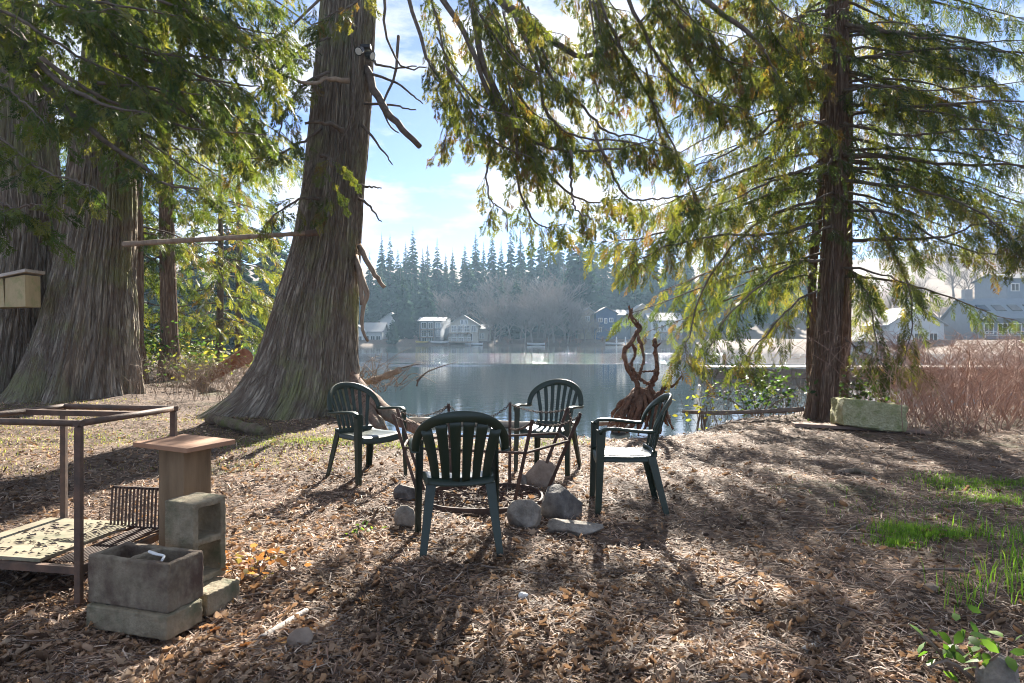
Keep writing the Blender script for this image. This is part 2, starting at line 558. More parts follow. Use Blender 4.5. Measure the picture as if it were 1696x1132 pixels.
mb = MB()
mb.add([(-110, 8.2, WATER_Z), (70, 8.2, WATER_Z), (70, 175, WATER_Z), (-110, 175, WATER_Z)], [(0, 1, 2, 3)])
tag(mb.build('lake', M['water']), 'still dark lake with a band of glittering ripples', kind='structure')

# ================================================================== cedars
def frond_template(n, hi, seed):
    """one flat drooping spray of scale leaves: x along, y sideways"""
    rg = random.Random(seed)
    V, T = [], []
    def kite(p, d, L, w):
        p = np.array(p); d = np.array(d)
        q = np.array((-d[1], d[0], 0))
        k = len(V)
        V.extend([p, p + d * L * .42 + q * w, p + d * L, p + d * L * .42 - q * w])
        T.extend([(k, k + 1, k + 2), (k, k + 2, k + 3)])
    k = len(V)
    V.extend([np.array((0, -.008, 0)), np.array((1, 0, 0)), np.array((0, .008, 0))])
    T.append((k, k + 1, k + 2))
    for i in range(n):
        t = (i + .5) / n * .92
        prof = (.25 + 1.5 * t) if t < .4 else .85 * (1.0 - t) / .6 + .16
        for s in (-1, 1):
            tt = t + s * .25 / n
            L = .46 * prof * rg.uniform(.75, 1.2)
            a = R(rg.uniform(36, 56))
            d = (math.cos(a), s * math.sin(a), 0)
            kite((tt, 0, 0), d, L, (.026 if hi else .030))
            if hi and L > .16:
                for u in (.35, .62):
                    for s2 in (-1, 1):
                        a2 = a * s + s2 * R(42)
                        k = len(V)
                        p = np.array((tt + d[0] * L * u, d[1] * L * u, 0))
                        e = np.array((math.cos(a2), math.sin(a2), 0)) * L * .42
                        q = np.array((-e[1], e[0], 0)) * .20
                        V.extend([p - q, p + e, p + q]); T.append((k, k + 1, k + 2))
    kite((.9, 0, 0), (1, 0, 0), .2, .03)
    V = np.array(V)
    V[:, 2] = -.16 * V[:, 0] ** 2 - .35 * V[:, 1] ** 2 + .015 * np.array([rg.uniform(-1, 1) for _ in V])
    return V, np.array(T)

FR_HI = [frond_template(8, True, s) for s in (1, 2)]
FR_LO = [frond_template(9, False, s) for s in (3, 4, 5)]

class Crown:
    def __init__(s, seed, palette):
        s.r = random.Random(seed)
        s.p, s.d, s.n, s.s, s.c = [], [], [], [], []
        s.tw = MB()
        s.pal = palette
    def frond(s, p, d, nrm, size):
        s.p.append(tuple(p)); s.d.append(tuple(d)); s.n.append(tuple(nrm)); s.s.append(size)
        c = s.r.choice(s.pal)
        k = s.r.uniform(.75, 1.3)
        s.c.append((c[0] * k, c[1] * k, c[2] * k))
    def clothe(s, pts, start=.15, spacing=.2, tl=(.3, .8), hang=.5, fs=(.2, .34), fspace=.1, skip=0.0, twig_r=.006, tips=True, dens=None):
        """side twigs and sprays along a limb"""
        rg = s.r
        L = sum((pts[i + 1] - pts[i]).length for i in range(len(pts) - 1))
        n = max(2, int(L * (1 - start) / spacing))
        side = rg.choice((-1, 1))
        for i in range(n + 1):
            t = start + (1 - start) * (i + rg.uniform(-.4, .4)) / n
            t = min(max(t, 0.02), .995)
            f = t * (len(pts) - 1)
            k = min(int(f), len(pts) - 2)
            p = pts[k].lerp(pts[k + 1], f - k)
            T = (pts[k + 1] - pts[k]).normalized()
            if rg.random() < skip: continue
            if dens is not None and rg.random() > dens(p): continue
            side = -side
            S = T.cross(Vector((0, 0, 1)))
            S = S.normalized() if S.length > .05 else Vector((rg.uniform(-1, 1), rg.uniform(-1, 1), 0)).normalized()
            S = (S * side + Vector((0, 0, rg.uniform(-.5, .25)))).normalized()
            d = (T * rg.uniform(.35, .8) + S * rg.uniform(.6, 1.0)).normalized()
            ln = rg.uniform(*tl) * (1.0 - .45 * t)
            s.twig(p, d, ln, hang, fs, fspace, twig_r)
        if tips:
            T = (pts[-1] - pts[-2]).normalized()
            s.twig(pts[-1], T, tl[0] * .8, hang * .7, fs, fspace, twig_r)
    def twig(s, p, d, ln, hang, fs, fspace, twig_r):
        rg = s.r
        m = 4
        q = [Vector(p)]
        d = Vector(d)
        for j in range(m):
            d = (d + Vector((rg.uniform(-.12, .12), rg.uniform(-.12, .12), -hang * .36 + rg.uniform(-.05, .05)))).normalized()
            q.append(q[-1] + d * ln / m)
        s.tw.tube(q, [twig_r, twig_r * .85, twig_r * .7, twig_r * .5, twig_r * .3], 3, False)
        nf = max(2, int(ln / fspace))
        sd_ = rg.choice((-1, 1))
        for j in range(nf + 1):
            u = .12 + .88 * j / nf
            f = u * m
            k = min(int(f), m - 1)
            pp = q[k].lerp(q[k + 1], f - k)
            T = (q[k + 1] - q[k]).normalized()
            S = T.cross(Vector((0, 0, 1)))
            S = S.normalized() if S.length > .08 else Vector((rg.uniform(-1, 1), rg.uniform(-1, 1), 0)).normalized()
            sd_ = -sd_
            dd = T * rg.uniform(.5, .9) + S * sd_ * rg.uniform(.3, .8) + Vector((rg.uniform(-.2, .2), rg.uniform(-.2, .2), -hang * rg.uniform(.3, 1.1)))
            if j == nf: dd = T + Vector((0, 0, -hang * .4))
            dd.normalize()
            nr = Vector((rg.uniform(-.55, .55), rg.uniform(-.55, .55), 1.0))
            if abs(dd.z) > .6: nr = Vector((rg.uniform(-1, 1), rg.uniform(-1, 1), .3))
            s.frond(pp, dd, nr, rg.uniform(*fs))
    def build(s, parent, hi=False, name='crown', mat=None, label=None):
        P = np.array(s.p); D = np.array(s.d); Nn = np.array(s.n); S = np.array(s.s); C = np.array(s.c)
        D /= np.linalg.norm(D, axis=1)[:, None]
        Yv = np.cross(Nn, D); Yv /= np.linalg.norm(Yv, axis=1)[:, None] + 1e-9
        Zv = np.cross(D, Yv)
        tm = FR_HI if hi else FR_LO
        Vs, Fs, Cs, off = [], [], [], 0
        pick = np.arange(len(P)) % len(tm)
        for ti, (tv, tf) in enumerate(tm):
            I = np.where(pick == ti)[0]
            if not len(I): continue
            B = np.stack([D[I], Yv[I], Zv[I]], 1)                     # rows: basis
            W = np.einsum('vk,nkc->nvc', tv, B) * S[I][:, None, None] + P[I][:, None, :]
            nv = len(tv)
            Vs.append(W.reshape(-1, 3))
            Fs.append((tf[None] + (np.arange(len(I)) * nv)[:, None, None] + off).reshape(-1, 3))
            Cs.append(np.repeat(C[I], nv, axis=0))
            off += len(I) * nv
        o = np_obj(name, np.vstack(Vs), np.vstack(Fs), mat or M['leaf'], parent, np.vstack(Cs))
        tag(o, label, kind='stuff')
        t = s.tw.build('twigs', M['limb'], parent)
        tag(t, kind='stuff')
        return o

def rr(a, b, n):
    return [lerp(a, b, (i / (n - 1)) ** .8) for i in range(n)]

def limb(parent, pts, r0, r1, n=16, mat='limb', seg=7, wob=.02, seed=0, name='limb'):
    q = spline(pts, n)
    rg = random.Random(seed + 11)
    for i in range(1, n - 1):
        q[i] = q[i] + Vector((rg.uniform(-1, 1), rg.uniform(-1, 1), rg.uniform(-1, 1))) * wob
    mb = MB()
    mb.tube(q, rr(r0, r1, n), seg)
    mb.build(name, M[mat], parent, smooth=True)
    return q

def trunk(name, parent, axis, nth, nz, mat, lobes=(), ridge=.03, rfreq=22, seed=0.0, flare=(0, 0.0, .6), power=1.0):
    """axis: list of (x, y, z, r) from the ground up; bark ridges are real relief"""
    A = np.array(axis, float)
    zs = A[:, 2]
    t = np.linspace(0, 1, nz) ** power
    Z = zs[0] + (zs[-1] - zs[0]) * t
    cx = np.interp(Z, zs, A[:, 0]); cy = np.interp(Z, zs, A[:, 1]); rad = np.interp(Z, zs, A[:, 3])
    # smooth the profile
    for arr in (cx, cy, rad):
        for _ in range(6):
            arr[1:-1] = (arr[:-2] + 2 * arr[1:-1] + arr[2:]) / 4
    V = np.zeros((nz, nth, 3))
    th = np.arange(nth) * 2 * math.pi / nth
    nl, amp, hz = flare
    for i in range(nz):
        z = Z[i]
        fall = math.exp(-max(z, 0) / hz) if hz else 0
        r = rad[i] * (1 + amp * fall * np.cos(nl * th + seed) + .5 * amp * fall * np.cos((nl * 2 - 3) * th + seed * 2.3)
                      + .045 * np.cos(3 * th + .7 * z + seed) + .03 * np.cos(5 * th - .5 * z))
        for (a, wd, am, h) in lobes:
            dth = (th - a + math.pi) % (2 * math.pi) - math.pi
            r = r + am * math.exp(-max(z, 0) / h) * np.exp(-(dth / wd) ** 2)
        rd = np.empty(nth)
        for k in range(nth):
            a = th[k]
            tw = a + .10 * noise.noise((math.cos(a) * 1.5, math.sin(a) * 1.5, z * .9 + seed)) + .02 * z
            v1 = noise.noise((math.cos(tw) * rfreq * .32, math.sin(tw) * rfreq * .32, z * .55 + seed * 3))
            v2 = noise.noise((math.cos(tw) * rfreq * .8, math.sin(tw) * rfreq * .8, z * 1.4 + seed * 5))
            rd[k] = min(abs(v1) * 2.6, .75) - .45 + .45 * (min(abs(v2) * 2.4, .6) - .3)
        r = r + rd * ridge
        V[i, :, 0] = cx[i] + np.cos(th) * r
        V[i, :, 1] = cy[i] + np.sin(th) * r
        V[i, :, 2] = z
    idx = np.arange(nz * nth).reshape(nz, nth)
    F = np.stack([idx[:-1], np.roll(idx[:-1], -1, 1), np.roll(idx[1:], -1, 1), idx[1:]], -1).reshape(-1, 4)
    o = np_obj(name, V.reshape(-1, 3), F, M[{'bark': 'cedar_trunk', 'bark_red': 'red_trunk'}.get(mat, mat)], parent, smooth=True)
    rm = float(np.median(rad))
    sl = np.concatenate([[0], np.cumsum(np.hypot(np.hypot(np.diff(cx - rad), np.diff(cy)), np.diff(Z)))])
    B = np.zeros((nz, nth, 3), dtype=np.float32)
    B[:, :, 0] = np.cos(th)[None] * rm; B[:, :, 1] = np.sin(th)[None] * rm; B[:, :, 2] = (sl * .05 + seed)[:, None]
    at_ = o.data.attributes.new('bk', 'FLOAT_VECTOR', 'POINT')
    at_.data.foreach_set('vector', B.ravel())
    return o

def px_axis(rows, Y):
    """(row, centre px, width px) at depth Y -> (x, y, z, r)"""
    out = []
    for (py, c, wpx) in rows:
        p = at(c, py, Y)
        out.append((p.x, Y, p.z, wpx / 2 / FPX * Y))
    return out

def auto_limb(base, az, L, rise=.10, droop=.42, tip=.16, n=9, rg=random):
    pts = []
    for i in range(n):
        s = i / (n - 1)
        r = L * s
        dz = L * (rise * s - droop * s * s + tip * s ** 4)
        a = az + .12 * math.sin(s * 3 + az * 5)
        pts.append(Vector(base) + Vector((math.cos(a) * r, math.sin(a) * r, dz)))
    return pts

GREEN = [(.065, .105, .024), (.080, .118, .028), (.045, .080, .022), (.10, .13, .032), (.034, .062, .020), (.12, .135, .036)]
DARK = [(.042, .072, .024), (.055, .088, .026), (.032, .056, .020), (.075, .10, .028)]
WARM = [(.085, .115, .026), (.115, .135, .032), (.060, .088, .022), (.15, .15, .04), (.042, .068, .020), (.095, .125, .03), (.07, .10, .026), (.12, .14, .034), (.12, .085, .034)]

# ---- the big cedar by the water
YC = 11.3
big = empty('cedar_tree', at(497, 696, YC), label='huge cedar with flared mossy base leaning beside the water', cat='tree')
big.location.z = 0
axis = px_axis([(712, 482, 236), (690, 486, 210), (650, 503, 178), (600, 513, 154), (500, 527, 128), (400, 542, 104), (300, 553, 94), (150, 565, 91), (0, 577, 84), (-300, 587, 72)], YC)
trunk('trunk', big, axis, 400, 240, 'bark', lobes=[(R(185), .38, .55, .38), (R(215), .30, .34, .45), (R(340), .30, .45, .32), (R(275), .25, .15, .6)],
      ridge=.075, rfreq=34, seed=1.3, flare=(6, .10, .7), power=1.35)
# surface roots
def root_piece(parent, pts, r0, r1, mat='bark', seed=0):
    q = spline(pts, 18)
    rg = random.Random(seed)
    rad = [lerp(r0, r1, i / 17) * rg.uniform(.86, 1.12) for i in range(18)]
    m_ = MB(); m_.tube(q, rad, 10); return m_.build('root', M[mat], parent, smooth=True)
root_piece(big, [at(560, 600, 11.3), at(597, 648, 10.8), at(634, 678, 10.2), at(668, 700, 9.8), at(705, 716, 9.5)], .17, .07, 'bark_red', 1)
root_piece(big, [at(570, 640, 11.2), at(600, 668, 10.5), at(618, 692, 10.0), at(634, 714, 9.6)], .15, .06, 'bark_red', 2)
root_piece(big, [at(420, 675, 11.0), at(380, 690, 10.7), at(345, 699, 10.6), at(300, 708, 10.4)], .22, .08, 'bark', 3)
# hanging dead limbs on its lake side
limb(big, [at(596, 408, 11.2), at(612, 440, 10.9), at(626, 462, 10.8), at(637, 476, 10.8)], .055, .030, 10, 'deadwood', seed=1, wob=.012, name='dead_limb')
limb(big, [at(592, 440, 11.2), at(600, 465, 10.9), at(609, 485, 10.8), at(605, 500, 10.8), at(599, 520, 10.8), at(600, 545, 10.8), at(610, 566, 10.8)], .06, .022, 14, 'deadwood', seed=2, wob=.012, name='dead_limb')
limb(big, [at(590, 425, 11.2), at(596, 452, 10.9), at(599, 480, 10.85), at(600, 505, 10.8)], .045, .035, 8, 'deadwood', seed=3, wob=.01, name='dead_limb')
limb(big, [at(605, 112, 11.2), at(630, 171, 10.8), at(660, 208, 10.5), at(695, 243, 10.3)], .075, .045, 12, 'limb', seed=4, name='dead_limb')
for k, pts in enumerate([[(605, 120), (652, 134), (682, 158), (700, 172)], [(604, 172), (650, 176), (689, 182)], [(600, 208), (626, 241), (650, 273)],
                         [(596, 308), (632, 312)], [(594, 330), (615, 345), (632, 367)], [(608, 96), (640, 112), (690, 110)], [(660, 60), (652, 130), (634, 180), (650, 214), (660, 220)],
                         [(637, 0), (640, 60), (668, 110), (705, 112)], [(578, 134), (541, 131), (522, 139), (470, 126)], [(570, 215), (540, 205), (505, 205)]]):
    limb(big, [at(x, y, 11.1 - .2 * i - (.55 if k >= 8 else 0)) for i, (x, y) in enumerate(pts)], .028 if k < 8 else .05, .010 if k < 8 else .02, 12, 'deadwood' if k == 8 else 'limb', seed=20 + k, seg=5, name='dead_twig')
limb(big, [at(582, 40, 10.7), at(584, 110, 10.7), at(586, 160, 10.68), at(580, 200, 10.66), at(563, 237, 10.6)], .02, .012, 16, 'limb', seed=40, wob=.015, seg=5, name='vine')

cb = Crown(5, WARM)
C = [  # (points: px, row), depth start, depth end, radius
    ([(700, -90), (775, -20), (789, 48), (805, 120), (837, 185), (874, 226), (908, 243), (945, 250), (1011, 248), (1070, 236)], 10.4, 8.0, .075),
    ([(680, -90), (733, 0), (770, 56), (793, 111), (822, 182), (856, 226), (878, 252), (908, 286), (952, 326), (982, 334), (1030, 330)], 10.0, 8.6, .050),
    ([(760, -70), (830, 0), (860, 22), (900, 56), (930, 78), (967, 93), (1008, 78), (1041, 52), (1071, 26), (1110, -20)], 10.2, 8.8, .090),
    ([(660, -60), (700, 74), (715, 111), (748, 156), (774, 215), (811, 226), (856, 256), (900, 300)], 10.0, 9.0, .032),
    ([(850, 20), (893, 122), (900, 178), (930, 211), (967, 230), (1034, 234), (1090, 250)], 9.2, 8.2, .030),
    ([(846, 200), (854, 230), (859, 297), (871, 345), (897, 375), (930, 372)], 8.9, 8.5, .024),
    ([(945, 250), (947, 315), (956, 349), (982, 363)], 8.4, 8.2, .020),
    ([(870, 40), (908, 122), (937, 148), (982, 197), (1015, 223), (1052, 226), (1110, 245)], 9.4, 8.2, .028),
    ([(985, 220), (1015, 289), (1045, 330), (1086, 330), (1130, 325)], 8.3, 8.0, .022),
    ([(1080, -80), (1120, -40), (1172, 4), (1239, 56), (1262, 80), (1290, 130)], 8.8, 8.0, .065),
    ([(1000, -80), (1060, 40), (1100, 110), (1160, 160), (1230, 180)], 9.0, 8.3, .035),
    ([(620, -90), (690, -60), (720, 20), (738, 100), (745, 190), (735, 240)], 10.8, 9.8, .028),
    ([(940, -90), (985, -10), (1040, 100), (1090, 190), (1130, 270), (1150, 330)], 9.2, 8.4, .032),
    ([(820, 250), (806, 280), (812, 330), (830, 345)], 8.9, 8.8, .018),
]
for k, (pp, y0, y1, r0) in enumerate(C):
    n = len(pp)
    pts = [at(x, y, lerp(y0, y1, i / (n - 1))) for i, (x, y) in enumerate(pp)]
    q = limb(big, pts, r0, .008, 26, 'limb', seed=60 + k, wob=.015, seg=6)
    def dens(p, k=k):
        return 1.0
    cb.clothe(q, start=.22 if k not in (0, 1) else .16, spacing=.115, tl=(.22, .68), hang=1.05, fs=(.14, .27), fspace=.085, skip=.10, twig_r=.005)
# more of the hanging sprays overhead
for k in range(46):
    rg = random.Random(300 + k)
    x0 = rg.uniform(720, 1340); y0 = rg.uniform(-110, 120)
    Y = rg.uniform(8.2, 10.2)
    ln = rg.uniform(60, 150)
    dx = rg.uniform(10, 90)
    pts = [at(x0, y0, Y), at(x0 + dx * .5, y0 + ln * .5, Y - .1), at(x0 + dx, y0 + ln * .85, Y - .2), at(x0 + dx * 1.7, y0 + ln, Y - .3)]
    q = limb(big, pts, .016, .005, 10, 'limb', seed=k, seg=4, wob=.01)
    cb.clothe(q, start=.05, spacing=.12, tl=(.2, .6), hang=1.1, fs=(.14, .27), fspace=.085, twig_r=.0045)
# limbs reaching left from the trunk
for k, (pp, y0, y1) in enumerate([([(560, -40), (520, 10), (460, 60), (400, 70), (341, 30)], 10.8, 9.6), ([(548, 60), (500, 80), (450, 130), (400, 190)], 10.8, 9.4),
                                  ([(535, 210), (500, 235), (450, 260), (400, 262)], 10.9, 9.6), ([(530, 330), (500, 330), (470, 345), (440, 372)], 10.8, 9.8),
                                  ([(545, 120), (505, 140), (470, 190), (455, 250)], 10.7, 9.4), ([(575, -60), (600, -10), (560, 20), (520, 40)], 10.5, 9.6),
                                  ([(532, 260), (545, 262), (550, 300), (535, 345)], 10.4, 10.0)]):
    n = len(pp)
    q = limb(big, [at(x, y, lerp(y0, y1, i / (n - 1))) for i, (x, y) in enumerate(pp)], .03, .007, 14, 'limb', seed=90 + k, seg=5)
    cb.clothe(q, start=.2, spacing=.15, tl=(.25, .7), hang=.55, fs=(.16, .30), fspace=.09, skip=.15)
cb.build(big, hi=True)

# ---- the twin-stemmed cedar on the left
YL = 12.0
twin = empty('cedar_tree', at(120, 680, YL), label='massive twin-stemmed cedar with deep buttresses behind the rusty frame', cat='tree')
twin.location.z = gz(twin.location.x, YL)
axA = px_axis([(712, 128, 190), (690, 130, 178), (640, 136, 152), (600, 141, 142), (520, 150, 124), (450, 157, 108), (360, 167, 98), (230, 172, 86), (100, 174, 60), (0, 175, 50), (-300, 178, 40)], YL)
trunk('trunk', twin, axA, 320, 190, 'bark', lobes=[(R(205), .28, .50, .75), (R(240), .18, .22, 1.0), (R(345), .26, .28, .35), (R(285), .16, .20, .8)], ridge=.080, rfreq=30, seed=4.1, flare=(7, .12, 1.1), power=1.3)
axB = px_axis([(712, 0, 190), (640, 8, 175), (560, 18, 158), (480, 28, 136), (440, 34, 124), (360, 38, 112), (230, 30, 98), (100, 20, 84), (-100, 8, 70), (-300, 4, 56)], YL + .35)
trunk('trunk', twin, axB, 240, 150, 'bark', lobes=[(R(250), .3, .25, .8)], ridge=.075, rfreq=28, seed=7.7, flare=(6, .10, 1.0), power=1.3)
ct = Crown(8, GREEN)
rg = random.Random(71)
for k in range(26):
    z = rg.uniform(5.0, 8.8)
    az = R(rg.uniform(-62, 28))
    b0 = at(170, 100, YL); b0.z = z
    L_ = rg.uniform(1.8, 4.0)
    q = limb(twin, auto_limb(b0, az, L_, rise=.05, droop=.62, tip=.12), .05, .008, 14, 'limb', seed=120 + k, seg=5)
    ct.clothe(q, start=.25, spacing=.12, tl=(.35, .95), hang=.65, fs=(.17, .31), fspace=.09, skip=.04)
ct.build(twin)

# ---- cedar just outside the frame on the left: its limbs cross the corner
near = empty('cedar_tree', (-6.3, 6.4, 0), label='cedar at the left edge whose long drooping limbs cross the corner', cat='tree')
trunk('trunk', near, [(-6.3, 6.4, -.2, .55), (-6.3, 6.4, .5, .42), (-6.3, 6.4, 3, .34), (-6.2, 6.4, 8, .25), (-6.2, 6.4, 12, .1)], 90, 90, 'bark', ridge=.03, rfreq=12, seed=2.2, flare=(6, .15, .5))
cnr = Crown(15, GREEN + [(.09, .13, .032), (.07, .115, .03)])
NL = [
    ([(-150, -60), (0, 33), (48, 85), (85, 126), (141, 160), (186, 178), (240, 186)], 6.6, 5.6, .055),
    ([(67, 96), (130, 141), (208, 178), (297, 208), (356, 219), (438, 223)], 6.0, 6.6, .022),
    ([(-130, -10), (0, 70), (56, 122), (111, 182), (148, 211), (193, 249), (241, 278), (275, 308), (330, 312)], 6.4, 5.6, .050),
    ([(-100, -30), (11, 22), (93, 70), (148, 104), (208, 130), (260, 170)], 6.2, 6.2, .022),
    ([(180, -90), (304, 0), (341, 30), (390, 52), (440, 65)], 6.0, 7.2, .022),
    ([(-90, 190), (0, 230), (48, 267), (89, 289), (148, 308)], 5.6, 5.0, .014),
    ([(-80, 320), (0, 338), (30, 345), (56, 338)], 5.2, 4.9, .012),
    ([(110, -90), (140, 0), (180, 50), (230, 80), (300, 95)], 6.2, 6.6, .026),
    ([(-60, 100), (0, 140), (40, 170), (70, 200)], 5.8, 5.4, .014),
    ([(20, -80), (70, -10), (130, 20), (190, 15)], 6.0, 5.6, .018),
]
for k, (pp, y0, y1, r0) in enumerate(NL):
    n = len(pp)
    q = limb(near, [at(x, y, lerp(y0, y1, i / (n - 1))) for i, (x, y) in enumerate(pp)], r0, .006, 22, 'limb', seed=160 + k, seg=7, wob=.012)
    cnr.clothe(q, start=.22 if k in (0, 2) else .1, spacing=.10, tl=(.2, .55), hang=.5, fs=(.11, .21), fspace=.065, skip=.05, twig_r=.004)
rg = random.Random(77)
for k in range(44):                                       # finer limbs behind and above
    x0 = rg.uniform(-120, 330); y0 = rg.uniform(-120, 20 if x0 < 130 else 150)
    Y = rg.uniform(6.0, 8.4)
    ln = rg.uniform(90, 210); dy = rg.uniform(10, 120)
    pts = [at(x0, y0, Y), at(x0 + ln * .4, y0 + dy * .3, Y + .1), at(x0 + ln * .8, y0 + dy * .8, Y + .2), at(x0 + ln, y0 + dy * 1.1, Y + .25)]
    q = limb(near, pts, .018, .005, 12, 'limb', seed=400 + k, seg=4, wob=.01)
    cnr.clothe(q, start=.05, spacing=.14, tl=(.25, .7), hang=.6, fs=(.14, .26), fspace=.085, skip=.05, twig_r=.004)
cnr.build(near, hi=True)

# ---- the younger cedar on the right
YR = 10.9
right = empty('cedar_tree', at(1362, 695, YR), label='young straight cedar with low drooping boughs beside the mossy block', cat='tree')
right.location.z = gz(right.location.x, YR)
axR = px_axis([(712, 1362, 66), (690, 1363, 56), (650, 1364, 44), (600, 1369, 40), (500, 1376, 38), (400, 1382, 36), (300, 1386, 34), (150, 1387, 31), (0, 1388, 28), (-300, 1391, 22)], YR)
trunk('trunk', right, axR, 160, 150, 'bark_red', ridge=.030, rfreq=20, seed=3.3, flare=(5, .16, .35), power=1.2)
axR2 = px_axis([(700, 1350, 20), (600, 1343, 15), (450, 1345, 13), (300, 1362, 14), (150, 1366, 12), (0, 1372, 9)], YR + .75)
trunk('trunk', right, axR2, 40, 90, 'bark_red', ridge=.010, rfreq=7, seed=6.1)
axR3 = px_axis([(700, 1392, 20), (600, 1398, 18), (450, 1402, 17), (250, 1406, 14), (0, 1406, 8)], YR + 1.0)
trunk('trunk', right, axR3, 40, 90, 'bark_red', ridge=.010, rfreq=7, seed=8.1)
crt = Crown(21, WARM)
crd = Crown(22, DARK)
RL = [  # boughs one can follow in the photograph
    ([(1398, 256), (1480, 262), (1565, 271), (1696, 276), (1780, 300)], 10.7, 9.6, .05), ([(1402, 174), (1470, 174), (1540, 178), (1640, 170)], 10.8, 10.2, .04),
    ([(1398, 150), (1430, 143), (1469, 141), (1560, 150), (1696, 135)], 10.7, 9.8, .035), ([(1400, 40), (1506, 59), (1600, 70), (1696, 67)], 10.7, 9.6, .035),
    ([(1406, 397), (1470, 397), (1558, 393), (1628, 371), (1690, 375)], 10.6, 9.4, .035), ([(1369, 108), (1317, 163), (1272, 211), (1200, 255), (1150, 274)], 10.7, 9.6, .035),
    ([(1361, 271), (1320, 285), (1272, 304), (1187, 341), (1120, 372)], 10.6, 9.2, .032), ([(1354, 371), (1300, 385), (1246, 389), (1180, 392), (1100, 410), (1040, 440)], 10.5, 8.8, .032),
    ([(1360, 330), (1290, 350), (1220, 400), (1170, 470), (1140, 560), (1132, 595)], 10.5, 8.8, .026), ([(1365, 430), (1310, 440), (1250, 480), (1200, 530), (1175, 575)], 10.6, 9.2, .026),
    ([(1358, 480), (1320, 500), (1280, 540), (1240, 590), (1225, 606)], 10.7, 9.8, .022), ([(1395, 330), (1440, 350), (1480, 420), (1505, 480), (1510, 540), (1500, 590)], 10.7, 9.6, .026),
    ([(1395, 440), (1420, 460), (1440, 500), (1450, 560), (1455, 610)], 10.8, 10.2, .022), ([(1400, 560), (1430, 585), (1470, 600), (1530, 612)], 10.9, 10.5, .016),
    ([(1400, 300), (1500, 310), (1600, 340), (1680, 400), (1700, 440)], 10.6, 9.0, .03), ([(1398, 205), (1500, 225), (1620, 215), (1720, 240)], 10.6, 9.2, .03),
    ([(1375, 60), (1320, 70), (1260, 130), (1200, 190)], 10.7, 9.8, .03), ([(1366, 200), (1320, 215), (1260, 270), (1190, 300), (1110, 335)], 10.6, 9.4, .03),
    ([(1380, 10), (1320, 30), (1280, 80), (1240, 150)], 10.7, 9.8, .025), ([(1355, 300), (1250, 330), (1150, 370), (1060, 395), (1000, 400)], 10.4, 8.8, .026),
    ([(1400, 350), (1480, 355), (1560, 400), (1640, 420), (1696, 400)], 10.6, 9.3, .026), ([(1395, 100), (1450, 95), (1540, 110), (1620, 120)], 10.8, 10.2, .026),
]
for k, (pp, y0, y1, r0) in enumerate(RL):
    n = len(pp)
    q = limb(right, [at(x, y, lerp(y0, y1, i / (n - 1))) for i, (x, y) in enumerate(pp)], r0, .006, 20, 'limb', seed=200 + k, seg=6)
    (crt if k % 3 else crd).clothe(q, start=.12, spacing=.095, tl=(.3, .8), hang=.8, fs=(.15, .28), fspace=.075, skip=.04, twig_r=.005)
rg = random.Random(91)
for k in range(84):
    f = k / 83
    z = 2.3 + 5.6 * f
    az = k * 2.399 + rg.uniform(-.3, .3)
    b0 = Vector((np.interp(z, [a[2] for a in axR], [a[0] for a in axR]), YR, z))
    L_ = (3.5 - .9 * f) * rg.uniform(.7, 1.15)
    if math.sin(az) < -.5:
        L_ *= .42
        if k % 2: continue
    low = z < 3.3 and -1.2 < math.atan2(math.sin(az), math.cos(az)) < .6
    if low and rg.random() < .6: continue
    q = limb(right, auto_limb(b0, az, L_, rise=.06, droop=.48, tip=.16), .028, .006, 13, 'limb', seed=230 + k, seg=5)
    (crt if k % 2 else crd).clothe(q, start=.2, spacing=.16, tl=(.3, .9), hang=.75, fs=(.16, .30), fspace=.095, skip=.05, twig_r=.005)
for k in range(26):                                       # the long boughs towards the open side
    z = rg.uniform(3.6, 7.6)
    az = R(rg.uniform(-48, 42))
    b0 = Vector((np.interp(z, [a[2] for a in axR], [a[0] for a in axR]), YR, z))
    q = limb(right, auto_limb(b0, az, rg.uniform(2.6, 4.2), rise=.04, droop=.36, tip=.12), .028, .006, 13, 'limb', seed=630 + k, seg=5)
    (crt if k % 2 else crd).clothe(q, start=.25, spacing=.14, tl=(.3, .9), hang=.75, fs=(.15, .28), fspace=.09, skip=.04, twig_r=.005)
crt.build(right)
crd.build(right)

# ---- slim trees and young cedars on the bank behind the twin cedar
def slim(rows, Y, label, seed):
    b0 = at(rows[0][1], rows[0][0], Y)
    t_ = empty('slim_tree', (b0.x, Y, gz(b0.x, Y)), label=label, cat='tree')
    ax = px_axis(rows, Y); ax[0] = (ax[0][0], Y, gz(b0.x, Y) - .2, ax[0][3] * 1.25)
    trunk('trunk', t_, ax, 60, 140, 'bark_red', ridge=.016, rfreq=8, seed=seed, flare=(5, .12, .3))
    c = Crown(int(seed * 10), GREEN)
    rg = random.Random(int(seed * 100))
    for k in range(14):
        z = rg.uniform(3.2, 8.0)
        b_ = Vector((np.interp(z, [a[2] for a in ax], [a[0] for a in ax]), Y, z))
        q = limb(t_, auto_limb(b_, rg.uniform(0, 6.28), rg.uniform(1.2, 2.6), .05, .5, .15), .025, .006, 10, 'limb', seed=k, seg=4)
        c.clothe(q, start=.2, spacing=.2, tl=(.3, .8), hang=.6, fs=(.22, .38), fspace=.11, skip=.1)
    c.build(t_)
slim([(640, 284, 34), (560, 281, 26), (400, 276, 23), (240, 272, 20), (0, 270, 17), (-300, 268, 10)], 15.6, 'slim reddish trunk with bare lower half beside the rotten log', 1.7)
slim([(650, 226, 34), (560, 222, 28), (400, 221, 27), (250, 222, 24), (0, 225, 19), (-300, 226, 10)], 14.6, 'slim reddish trunk close behind the twin-stemmed cedar', 2.9)

